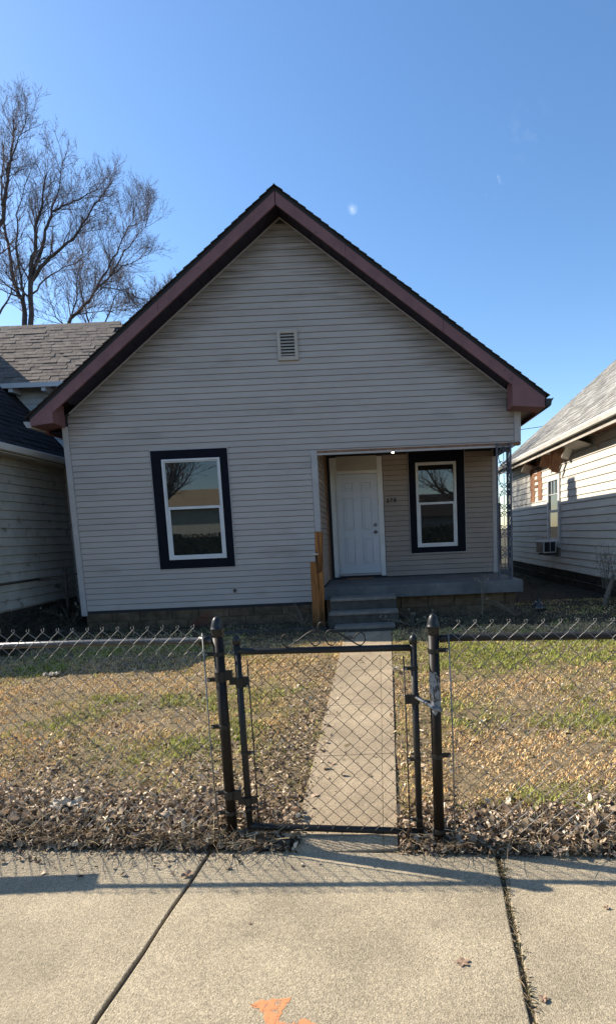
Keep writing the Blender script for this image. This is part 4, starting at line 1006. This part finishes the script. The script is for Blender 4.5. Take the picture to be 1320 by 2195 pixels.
# ------------------------------------------------------------------ across the street (seen in the window glass)
oh = empty('house', (-13, -27, -.1), 'tan-roofed bungalow across the street, mirrored in the left window', 'house')
OW = mat('opposite_wall', (0.565, 0.578, 0.483), (0.483, 0.498, 0.416), rough=.8, scale=2)
ORF = mat('opposite_roof', (0.336, 0.269, 0.168), (0.252, 0.202, 0.134), rough=.95, scale=4, extra=lambda *a: perisland(*a, amt=.2))
mb = MB(); mb.box(-22, -6.5, -32, -25.5, -.3, 4.3); mb.build('wall', OW, oh)
mb = MB(); mb.prism_x([(-25.0, 4.2), (-25.0, 4.32), (-28.7, 6.0), (-32.5, 4.32), (-32.5, 4.2)], -22.5, -6.1); mb.build('roof', ORF, oh)
for x in (-19.5, -15.5, -11.5, -8.4):
    mb = MB(); mb.box(x-.5, x+.5, -25.5, -25.44, .9, 2.3); mb.build('window', NAVY, oh)
mb = MB(); mb.box(-13.8, -12.9, -25.5, -25.44, -.1, 2.05); mb.build('door', BRNWD, oh)
hedge = MB(); r_ = np.random.RandomState(4)
for k in range(16000):
    x = r_.uniform(-22, 14); y = -20+r_.uniform(-.5, .5); z = r_.uniform(-.2, 2.15); s2 = .12
    a = Vector(r_.normal(0, 1, 3)).normalized()*s2; b_ = Vector(r_.normal(0, 1, 3)).normalized()*s2
    c = Vector((x, y, z)); hedge.add([c-a, c+b_, c+a], [(0, 1, 2)])
hedge.box(-22, 14, -20.3, -19.7, -.3, 1.95)
HEDGE = mat('hedge_leaf', (.02, .026, .012), (.03, .03, .015), rough=.9, scale=3)
tag(hedge.build('hedge', HEDGE), 'dark hedge in front of the bungalow across the street', 'hedge')
oh2 = empty('house', (12, -30, -.1), 'grey house across the street facing the porch', 'house')
mb = MB(); mb.box(3, 17, -36, -29, -.3, 3.0); mb.build('wall', mat('opp_grey', (.3, .3, .3), (.25, .25, .25)), oh2)
mb = MB(); mb.prism_x([(-28.5, 2.9), (-28.5, 3.0), (-32.5, 5.2), (-36.5, 3.0), (-36.5, 2.9)], 2.6, 17.4); mb.build('roof', SHDARK, oh2)
for (x, y, seed, lab) in ((-13.2, -15, 31, 'bare street tree before the tan bungalow across the street'), (6.4, -13, 37, 'bare street tree opposite the porch across the street')):
    tree((x, y, -.1), [trunk_only(x, y, 3.2, .28), ((x, y, 2.4), (.25, 0, 1), 4.5, .2, 1), ((x, y, 2.6), (-.5, .1, 1), 4.5, .2, 1), ((x, y, 2.8), (.9, .1, 1), 4.2, .17, 1), ((x, y, 2.8), (.1, -.7, 1), 4, .17, 1), ((x, y, 2.6), (-.9, .3, .7), 4, .15, 1)], seed, lab, 'bare street trees across the road', depth=5, minr=.008)

# ------------------------------------------------------------------ lawn, leaves, weeds
def colmat(name, rough=.9, trans=0.0):
    M = bpy.data.materials.new(name); M.use_nodes = True; n = M.node_tree.nodes; l = M.node_tree.links
    bs = n['Principled BSDF']; at = n.new('ShaderNodeAttribute'); at.attribute_name = 'tint'
    l.new(at.outputs['Color'], bs.inputs['Base Color']); bs.inputs['Roughness'].default_value = rough; bs.inputs['Specular IOR Level'].default_value = .2
    if trans:
        tr = n.new('ShaderNodeBsdfTranslucent'); l.new(at.outputs['Color'], tr.inputs['Color']); mxs = n.new('ShaderNodeMixShader'); mxs.inputs[0].default_value = trans
        l.new(bs.outputs[0], mxs.inputs[1]); l.new(tr.outputs[0], mxs.inputs[2]); l.new(mxs.outputs[0], n['Material Output'].inputs['Surface'])
    return M
def bulk(name, V_, F_, cols, M, kind='stuff', parent=None):
    me = bpy.data.meshes.new(name); nv = len(V_); nf, k = F_.shape
    me.vertices.add(nv); me.vertices.foreach_set('co', V_.astype(np.float32).ravel())
    me.loops.add(nf*k); me.loops.foreach_set('vertex_index', F_.astype(np.int32).ravel())
    me.polygons.add(nf); me.polygons.foreach_set('loop_start', np.arange(0, nf*k, k, dtype=np.int32)); me.polygons.foreach_set('loop_total', np.full(nf, k, dtype=np.int32))
    me.update(calc_edges=True); me.validate()
    at = me.color_attributes.new('tint', 'FLOAT_COLOR', 'POINT'); c4 = np.ones((nv, 4), np.float32); c4[:, :3] = cols; at.data.foreach_set('color', c4.ravel())
    me.materials.append(M); o = bpy.data.objects.new(name, me); COL.objects.link(o)
    if parent: o.parent = parent
    if kind: o['kind'] = kind
    return o
rs = np.random.RandomState(2)
# colour field of the lawn: + green, - golden
blobs = [(1.9, 6.9, 1.9, .55, 1.3), (-2.2, 5.5, .55, .25, .9), (-1.75, 4.35, .5, .32, 1.1), (1.02, 3.27, .33, .16, 1.7), (-1.3, 4.4, .3, .2, .8), (1.9, 4.5, .6, .25, .5), (-.95, 5.75, .35, .5, .5), (-3.0, 4.95, .6, .25, .7),
         (-3.6, 6.2, 1.0, .22, -1.1), (-2.4, 5.95, .7, .22, -1.2), (-2.25, 4.85, .6, .16, -1.1), (1.05, 4.05, .6, .35, -.9), (1.6, 5.1, .5, .3, -.6), (-1.3, 6.95, .7, .4, -1.0), (-1.0, 4.75, .35, .2, -.5), (.6, 3.75, .3, .25, -.7), (-4.2, 5.6, .6, .25, -.8)]
def green(x, y):
    v = (fbm(x, y, .8, 40, 4)-.5)*3.6 + (fbm(x, y, .18, 60, 2)-.5)*1.8 - .38
    for bx, by, rx_, ry_, a in blobs: v = v+a*np.exp(-((x-bx)/rx_)**2-((y-by)/ry_)**2)
    return v
def infront(x, y, mg=1.0): return (x > -.70*y-.2-mg) & (x < .46*y+.2+mg)
def litter(x, y):     # how thick the leaves lie
    v = -x*ST+y*CT
    edge_l = np.clip((4.35+1.1*(fbm(x, y, .7, 55)-.5)-y)/.85, 0, 1); edge_r = np.clip((3.5+.9*(fbm(x, y, .7, 56)-.5)-y)/.6, 0, 1)
    wl_ = np.where(x < -.2, edge_l, edge_r)
    walkside = 1.1*np.exp(-((x+.62)/.26)**2)*np.clip((7.2-y)/2.5, 0, .8)+np.exp(-((x-.38)/.2)**2)*np.clip((7.5-y)/3, 0, .5)
    return np.clip(np.maximum(wl_, walkside)+(fbm(x, y, .5, 77)-.55)*.9, 0, 1)
def onwalk(x, y): return (x > -.49+.012*(y-3)+.03*np.sin(y*9)*(y < 5)) & (x < .10+.033*(y-3)) & (y < 8.45)
# grass blades
N = 520000
y = 2.9+(11.2-2.9)*rs.rand(N)**1.35; x = rs.uniform(-8.2, 5.6, N)
k = infront(x, y, .8) & ~onwalk(x, y) & ((-x*ST+y*CT) > VE+.05) & ~((y > 9.6) & (x > -5.2) & (x < 2.65)) & ~((x < -6.1) & (y > 8.9)) & (x < 4.9)
lt = litter(x, y); k &= rs.rand(N) > lt*.88
clump = fbm(x, y, .11, 120, 2)*.6+fbm(x, y, .45, 130, 2)*.4; k &= rs.rand(N) < np.clip((clump-.30)*4.2, .12, 1)
bare = (y > 8.5) | ((x < -4.6) & (y > 7.5)); k &= ~(bare & (rs.rand(N) < .72))
x, y = x[k], y[k]; n = len(x); gr = green(x, y)+rs.normal(0, .55, n); t = np.clip(gr*1.1+.40, 0, 1)[:, None]
tan = np.array([.66, .45, .215])*rs.uniform(.65, 1.15, (n, 1)); pale = np.array([.70, .57, .33])*rs.uniform(.6, 1.2, (n, 1)); grn = np.array([.235, .27, .065])*rs.uniform(.6, 1.6, (n, 1))
pk = (rs.rand(n, 1) < .48); cols = np.where(pk, pale, tan)*(1-t)+grn*t
dk = rs.rand(n, 1) < .16; cols = np.where(dk, cols*.35, cols)*np.array([1.27, 1.18, 1.10])
z = ground_z(x, y)-.004
h = rs.uniform(.010, .034, n)*(1+.5*np.clip(gr, -.3, 1))*(.6+.9*fbm(x, y, .12, 140, 2)); an = rs.uniform(0, 2*np.pi, n); ln_ = rs.uniform(.2, 1.6, n)*h; wd = rs.uniform(.0022, .0045, n)*(.7+.09*y)
dx, dy = np.cos(an), np.sin(an); px_, py_ = -dy, dx
b = np.stack([x, y, z], 1); side_ = np.stack([px_, py_, 0*x], 1)*wd[:, None]
mid = b+np.stack([dx*ln_*.35, dy*ln_*.35, h*.65], 1); tip = b+np.stack([dx*ln_, dy*ln_, h], 1)
Vv = np.stack([b-side_, b+side_, mid+side_*.7, mid-side_*.7, tip], 1).reshape(-1, 3)
i0 = np.arange(n)*5; Ft = np.concatenate([np.stack([i0, i0+1, i0+2], 1), np.stack([i0, i0+2, i0+3], 1), np.stack([i0+3, i0+2, i0+4], 1)])
bulk('lawn_grass', Vv, Ft, np.repeat(cols, 5, 0), colmat('grass_blade', .85, .25))
# dry leaves: curled five-point sheets
def leaves(name, x, y, z, size, seed, palette, M, parent=None, tiltmax=1.0, kind='stuff'):
    rs = np.random.RandomState(seed); n = len(x)
    # base outline of a leaf folded on its midrib: 2 rows x 4 stations
    st = np.array([-.5, -.22, .12, .5]); wdt = np.array([.05, .34, .30, .02])
    Vl = []
    cu = rs.uniform(-.9, 1.4, n); fold = rs.uniform(-.2, 1.0, n); tw = rs.uniform(-.5, .5, n); asp = rs.uniform(.55, 1.15, n)
    for i in range(4):
        zc = cu*(st[i]**2)*1.1
        for s2 in (-1, 0, 1):
            ww = wdt[i]*asp*(1+rs.uniform(-.35, .35, n))
            Vl.append(np.stack([np.full(n, st[i])+rs.uniform(-.05, .05, n), s2*ww*np.cos(fold), zc+abs(s2)*ww*np.sin(fold)+s2*tw*st[i]*.5], 1))
    Vl = np.stack(Vl, 1)*size[:, None, None]
    A = rs.uniform(0, 2*np.pi, n); B = rs.normal(0, .45*tiltmax, n); C = rs.normal(0, .45*tiltmax, n)
    flip = rs.rand(n) < .5; C = C+np.where(flip, np.pi, 0)
    def rot(V, a, i, j):
        c, s = np.cos(a)[:, None], np.sin(a)[:, None]; W = V.copy(); W[..., i] = V[..., i]*c-V[..., j]*s; W[..., j] = V[..., i]*s+V[..., j]*c; return W
    Vl = rot(Vl, C, 1, 2); Vl = rot(Vl, B, 0, 2); Vl = rot(Vl, A, 0, 1)
    Vl[..., 2] -= Vl[..., 2].min(1)[:, None]*.8
    Vl = Vl+np.stack([x, y, z], 1)[:, None, :]
    fs = []
    for i in range(3):
        for j in range(2): fs.append([i*3+j, (i+1)*3+j, (i+1)*3+j+1, i*3+j+1])
    Ff = (np.arange(n)[:, None, None]*12+np.array(fs)[None]).reshape(-1, 4)
    pal = np.array(palette); c = pal[rs.randint(0, len(pal), n)]*rs.uniform(.30, 1.35, (n, 1))
    cc = np.repeat(c, 12, 0)*rs.uniform(.85, 1.12, (n*12, 1))
    return bulk(name, Vl.reshape(-1, 3), Ff, cc, M, kind, parent)
LM = colmat('dry_leaf', .75, .18)
PAL = [(.62, .49, .35), (.52, .39, .27), (.40, .285, .19), (.23, .165, .105), (.70, .60, .44), (.44, .31, .205), (.12, .085, .055), (.33, .25, .165), (.17, .12, .08)]
N = 125000; y = rs.uniform(2.75, 8.5, N); x = rs.uniform(-6.2, 4.6, N); v = -x*ST+y*CT
lt = litter(x, y); spill = (v < VE+.03)
prob = .04+.42*np.clip((fbm(x, y, .55, 91)-.46)*5, 0, 1)*np.where(x < -.3, 1.25, .8)*np.clip((6.8-y)/2.5, .15, 1)+.97*lt**1.3; prob = np.where(spill, np.where((x < -.75), .98*np.exp(-(VE+.03-v)/.10)*(.3+1.1*fbm(x, y, .35, 9)), .25*np.exp(-(VE+.03-v)/.03)), prob)
prob = np.where((y > 6.8), prob*.5, prob)
prob = np.where(onwalk(x, y), .012+.25*np.exp(-np.abs(x+.49)/.06)*(y < 5.5), prob)
k = infront(x, y, .8) & (rs.rand(N) < prob); x, y, v = x[k], y[k], v[k]; n = len(x)
lt = litter(x, y)
lift = rs.rand(n)*.05*lt*np.exp(-((v-3.1)/.35)**2)
z = np.where(v < VE+.01, -.036, ground_z(x, y)+.004+lift)
z = np.where(onwalk(x, y) & (v > VE+.03), gz(0, 3)+ground_z(x, y)+.014, z)
size = rs.gamma(5, .0050, n).clip(.010, .060); size = np.where(v < VE, np.minimum(size, .034), size)
leaves('leaf_litter', x, y, z, size, 3, PAL, LM)
# heap of leaves against the fence foot (denser, thicker)
N = 32000; x = rs.uniform(-4.4, 3.2, N); v = VE-.02+np.abs(rs.normal(0, .22, N)); 
xx = x*CT-v*ST; yy = x*ST+v*CT
k = ((xx < -.78) | (xx > .24) | (((xx < -.47) | (xx > .09)) & (rs.rand(N) < .45))) & (rs.rand(N) < np.where(xx < 0, 1, .75)); xx, yy, v = xx[k], yy[k], v[k]; n = len(xx)
leaves('leaf_heap', xx, yy, ground_z(xx, yy)-.01-.04*np.clip((VE+.16-v)/.14, 0, 1)+rs.rand(n)*.07*np.exp(-((v-3.02)/.25)**2), rs.gamma(5, .0062, n).clip(.012, .075), 6, PAL, LM, tiltmax=1.5)
# dry straw stems and twigs along the fence
def straws(name, x, y, z, L, seed, cols, flat=.5, r=.0016, label=None):
    rs = np.random.RandomState(seed); n = len(x); an = rs.uniform(0, 2*np.pi, n); el = np.abs(rs.normal(0, flat, n)); bend = rs.normal(0, .35, n)
    P_ = []
    for i in range(4):
        t = i/3; a = an+bend*t; P_.append(np.stack([x+np.cos(a)*np.cos(el)*L*t, y+np.sin(a)*np.cos(el)*L*t, z+np.sin(el)*L*t-.25*L*t*t*np.sin(el)], 1))
    P_ = np.stack(P_, 1); wv = np.stack([-np.sin(an), np.cos(an), 0*x], 1)*r; wz_ = np.array([0, 0, r*1.2])
    Vs = np.stack([P_-wv[:, None], P_+wv[:, None], P_+wz_], 2).reshape(-1, 3)
    fs = []
    for i in range(3):
        for j in range(3): fs.append([i*3+j, i*3+(j+1) % 3, (i+1)*3+(j+1) % 3, (i+1)*3+j])
    Ff = (np.arange(n)[:, None, None]*12+np.array(fs)[None]).reshape(-1, 4)
    c = np.array(cols)[rs.randint(0, len(cols), n)]*rs.uniform(.6, 1.2, (n, 1))
    return bulk(name, Vs, Ff, np.repeat(c, 12, 0), LM)
N = 3000; u = rs.uniform(-4.4, 3.2, N); v = VE-.03+np.abs(rs.normal(0, .16, N)); xx = u*CT-v*ST; yy = u*ST+v*CT
k = (xx < -.60) | (xx > .12); k &= rs.rand(N) < np.where(xx < 0, 1, .5); xx, yy = xx[k], yy[k]; n = len(xx)
straws('dry_straw', xx, yy, ground_z(xx, yy)+.01, rs.uniform(.06, .24, n), 8, [(.48, .38, .23), (.34, .25, .15), (.22, .15, .09)], .55)
N = 7000; xx = rs.uniform(-5.5, 3.6, N); yy = 3.2+4.8*rs.rand(N)**1.6; k = infront(xx, yy, .5) & ~onwalk(xx, yy); xx, yy = xx[k], yy[k]; n = len(xx)
straws('lawn_straw', xx, yy, ground_z(xx, yy)+.01, rs.uniform(.04, .13, n), 9, [(.48, .36, .2), (.3, .2, .12)], .25, r=.0014)
# weeds growing out of the pavement joint
N = 1500; v = rs.uniform(1.4, VE+.02, N); dens_ = .25+.75*np.exp(-(VE-v)/.12); k = rs.rand(N) < dens_; v = v[k]; n = len(v)
u = edges[6]+.006+rs.normal(0, 1, n)*(.005+.03*np.exp(-(VE-v)/.09)); xx = u*CT-v*ST; yy = u*ST+v*CT
straws('joint_weeds', xx, yy, np.full(n, -.045), rs.uniform(.01, .035, n), 12, [(.10, .085, .04), (.20, .15, .08), (.07, .07, .03), (.3, .22, .13)], .7, r=.0022)
# dead weeds and vines in the shade against the houses
N = 2600; xx = np.concatenate([rs.uniform(.45, 2.9, N//2), rs.uniform(-1.9, -.7, N//4), rs.uniform(-5.2, -1.5, N//4)]); yy = np.concatenate([rs.uniform(8.5, 9.6, N//2), rs.uniform(8.0, 9.1, N//4), rs.uniform(9.2, 9.65, N//4)]); n = len(xx)
straws('dead_weeds', xx, yy, ground_z(xx, yy), rs.uniform(.06, .32, n), 14, [(.16, .13, .09), (.08, .07, .05), (.24, .19, .13), (.05, .06, .03)], .6, r=.003)
N = 9000; xx = rs.uniform(-6.1, -4.9, N); yy = rs.uniform(7.8, 11.5, N)
k = (xx > -6.15) & (xx < -5.15+.0*yy); xx, yy = xx[k], yy[k]; n = len(xx)
straws('dark_ivy_thicket', xx, yy, ground_z(xx, yy)+rs.rand(n)*.35*np.clip((-5.3-xx)*1.5, 0, 1), rs.uniform(.06, .30, n), 15, [(.04, .045, .03), (.07, .06, .045), (.11, .09, .06)], .7, r=.004)
N = 2500; xx = rs.uniform(2.8, 4.85, N); yy = rs.uniform(8.2, 18, N); n = N
straws('side_yard_weeds', xx, yy, ground_z(xx, yy)-.03, rs.uniform(.04, .14, n), 16, [(.06, .07, .03), (.13, .09, .05), (.2, .12, .07)], .5, r=.005)

# individual dead plants
DEAD = mat('dead_stem', (.20, .165, .12), (.12, .10, .07), rough=.9, scale=20)
def plant(name, x, y, h, n, spread, seed, label, cat, arch=.3, leaf=.3, twigs=4):
    rnd = random.Random(seed); t = empty(name, (x, y, gz(x, y)), label, cat); st_, lf = MB(), MB()
    for i in range(n):
        a = rnd.uniform(0, 6.28); l = h*rnd.uniform(.6, 1); pts = []; 
        for k in range(6):
            q = k/5; rr = spread*(q+arch*q*q)*rnd.uniform(.9, 1.1)
            pts.append((x+math.cos(a)*rr, y+math.sin(a)*rr, gz(x, y)+l*q-arch*l*q*q*.6))
        st_.tube(pts, [.005, .0045, .004, .0035, .003, .002], 4, cap=False)
        for k in range(twigs):
            p = Vector(pts[rnd.randint(2, 5)]); d = Vector((rnd.gauss(0, 1), rnd.gauss(0, 1), rnd.uniform(.2, 1))).normalized()*h*.12
            st_.tube([p, p+d*.6, p+d], .002, 3, cap=False)
            if rnd.random() < leaf:
                e = p+d; s2 = .02; lf.add([e, e+Vector((s2, 0, s2)), e+Vector((0, s2, 2*s2)), e+Vector((-s2, 0, s2))], [(0, 1, 2, 3)])
    st_.build('stem', DEAD, t)
    if lf.v: lf.build('dry_leaf', DEAD, t)
plant('dead_plant', 1.78, 9.05, .95, 3, .06, 3, 'single tall dead stalk standing in front of the porch slab', 'plant')
plant('dead_plant', 2.35, 9.15, .62, 9, .35, 5, 'arching dead grass stems at the right end of the porch', 'plant', arch=.8, leaf=0)
plant('dead_plant', -1.12, 8.95, .62, 4, .22, 7, 'sparse dead stems beside the foot of the wooden post', 'plant', arch=.5, leaf=0)
plant('dead_plant', -5.45, 10.0, .8, 10, .28, 9, 'tangled dead stems in the gap by the left house', 'plant', arch=.6, leaf=.1)
plant('dead_plant', .62, 8.7, .35, 9, .3, 13, 'low dead tangle right of the porch steps', 'plant', arch=.6, leaf=.3)
sh = empty('bare_shrub', (4.32, 10.2, .2), 'leafless shrub with a leaning stump against the cream house wall', 'shrub')
mb = MB(); mb.tube([(4.20, 10.1, .1), (4.30, 10.15, .42), (4.42, 10.2, .75)], [.06, .05, .035], 8); mb.build('trunk', DEAD, sh, True)
mb = MB(); rnd = random.Random(4)
for i in range(26):
    a = rnd.uniform(0, 6.28); p = Vector((4.36+rnd.gauss(0, .06), 10.2+rnd.gauss(0, .06), .5)); pts = [p]
    for k in range(5): p = p+Vector((math.cos(a)*.035+rnd.gauss(0, .02), math.sin(a)*.035+rnd.gauss(0, .02), rnd.uniform(.08, .2))); pts.append(p)
    mb.tube(pts, .0035, 3, cap=False)
    for k in range(5):
        q = rnd.choice(pts[2:]); mb.tube([q, q+Vector((rnd.gauss(0, .08), rnd.gauss(0, .08), rnd.uniform(-.08, .1)))], .0025, 3, cap=False)
mb.build('twigs', DEAD, sh)
# black bin bag by the porch corner
mb = MB(); mb.lathe([(.02, 0), (.10, .01), (.13, .06), (.12, .13), (.08, .18), (.03, .20), (.04, .23), (.01, .24)], (2.92, 9.75, .18), 12)
rnd = random.Random(6); mb.v = [(x+rnd.gauss(0, .008), y+rnd.gauss(0, .008), z+rnd.gauss(0, .006)) for x, y, z in mb.v]
BAG = mat('black_plastic', (.012, .012, .014), rough=.25, spec=.6); tag(mb.build('rubbish_bag', BAG, None, True), 'small black plastic bag slumped at the porch slab corner', 'bag')
# stones at the left
STONE = mat('field_stone', (.16, .14, .11), (.09, .08, .065), rough=.95, scale=12, bump=.5, bscale=40)
for (x, y, r, lab) in ((-5.30, 9.35, .13, 'broad flat stone at the foot of the house corner'), (-5.12, 9.42, .09, 'small upright stone beside the broad flat one')):
    mb = MB(); mb.lathe([(r*.6, 0), (r, r*.25), (r*.9, r*.6), (r*.5, r*.85), (r*.1, r*.9)], (x, y, gz(x, y)-.01), 9)
    mb.v = [(a+rnd.gauss(0, r*.07), b_+rnd.gauss(0, r*.07), c+rnd.gauss(0, r*.06)) for a, b_, c in mb.v]; tag(mb.build('stone', STONE), lab, 'stone')
# litter
PAPER = mat('crumpled_paper', (.50, .44, .35), (.38, .33, .25), rough=.8, scale=30)
def paper(x, y, z, sx, sy, seed, label):
    r2 = np.random.RandomState(seed); n = 9; mb = MB(); hh = r2.rand(n, n)*.05
    for i in range(n):
        for j in range(n): mb.v.append((x+(i/(n-1)-.5)*sx*(1+r2.normal(0, .06)), y+(j/(n-1)-.5)*sy*(1+r2.normal(0, .06)), z+hh[i, j]))
    for i in range(n-1):
        for j in range(n-1): mb.f.append((i*n+j, (i+1)*n+j, (i+1)*n+j+1, i*n+j+1))
    o = mb.build('crumpled_paper', PAPER); md = o.modifiers.new('s', 'SOLIDIFY'); md.thickness = .002; tag(o, label, 'litter')
paper(-1.98, 3.36, gz(-2, 3.4)+.035, .17, .12, 3, 'crumpled pale paper lying in the leaves left of the gate')
paper(-3.9, 6.6, gz(-3.9, 6.6)+.02, .17, .10, 5, 'flat white scrap at the shadow line on the left lawn')
paper(.22, 6.2, gz(.2, 6.2)+.02, .07, .06, 7, 'small grey scrap at the right edge of the garden walk')
# single leaves on the pavement
LEAFB = mat('single_leaf', (.30, .20, .13), (.20, .13, .09), rough=.8, scale=60)
def leaf(x, y, s, rot_, label, curl=.3):
    mb = MB(); pts = []
    for i in range(20):
        a = 2*math.pi*i/20; r_ = s*(.55+.45*abs(math.cos(2.5*a)))
        pts.append((x+r_*math.cos(a+rot_), y+r_*.85*math.sin(a+rot_), -.036+curl*s*(.15+.5*math.cos(2*a)**2)))
    mb.v = [(x, y, -.033)]+pts; mb.f = [(0, i+1, (i+1) % 20+1) for i in range(20)]
    tag(mb.build('fallen_leaf', LEAFB, None, False, origin=(x, y, -.036)), label, 'leaf', 'dry leaves on the pavement')
leaf(.30, 2.065, .030, .4, 'lobed tan leaf lying alone on the middle pavement slab'); leaf(1.0, 2.35, .016, 1.0, 'small dark curled leaf on the right-hand slab', .9)
leaf(.565, 1.87, .020, 2.2, 'curled leaf caught at the near end of the weedy joint', .8); leaf(-1.03, 2.74, .035, .1, 'large brown leaf just off the verge by the left slab', .7)
leaf(-.62, 2.35, .010, .2, 'tiny brown leaf crumb on the left slab by the joint', .6)
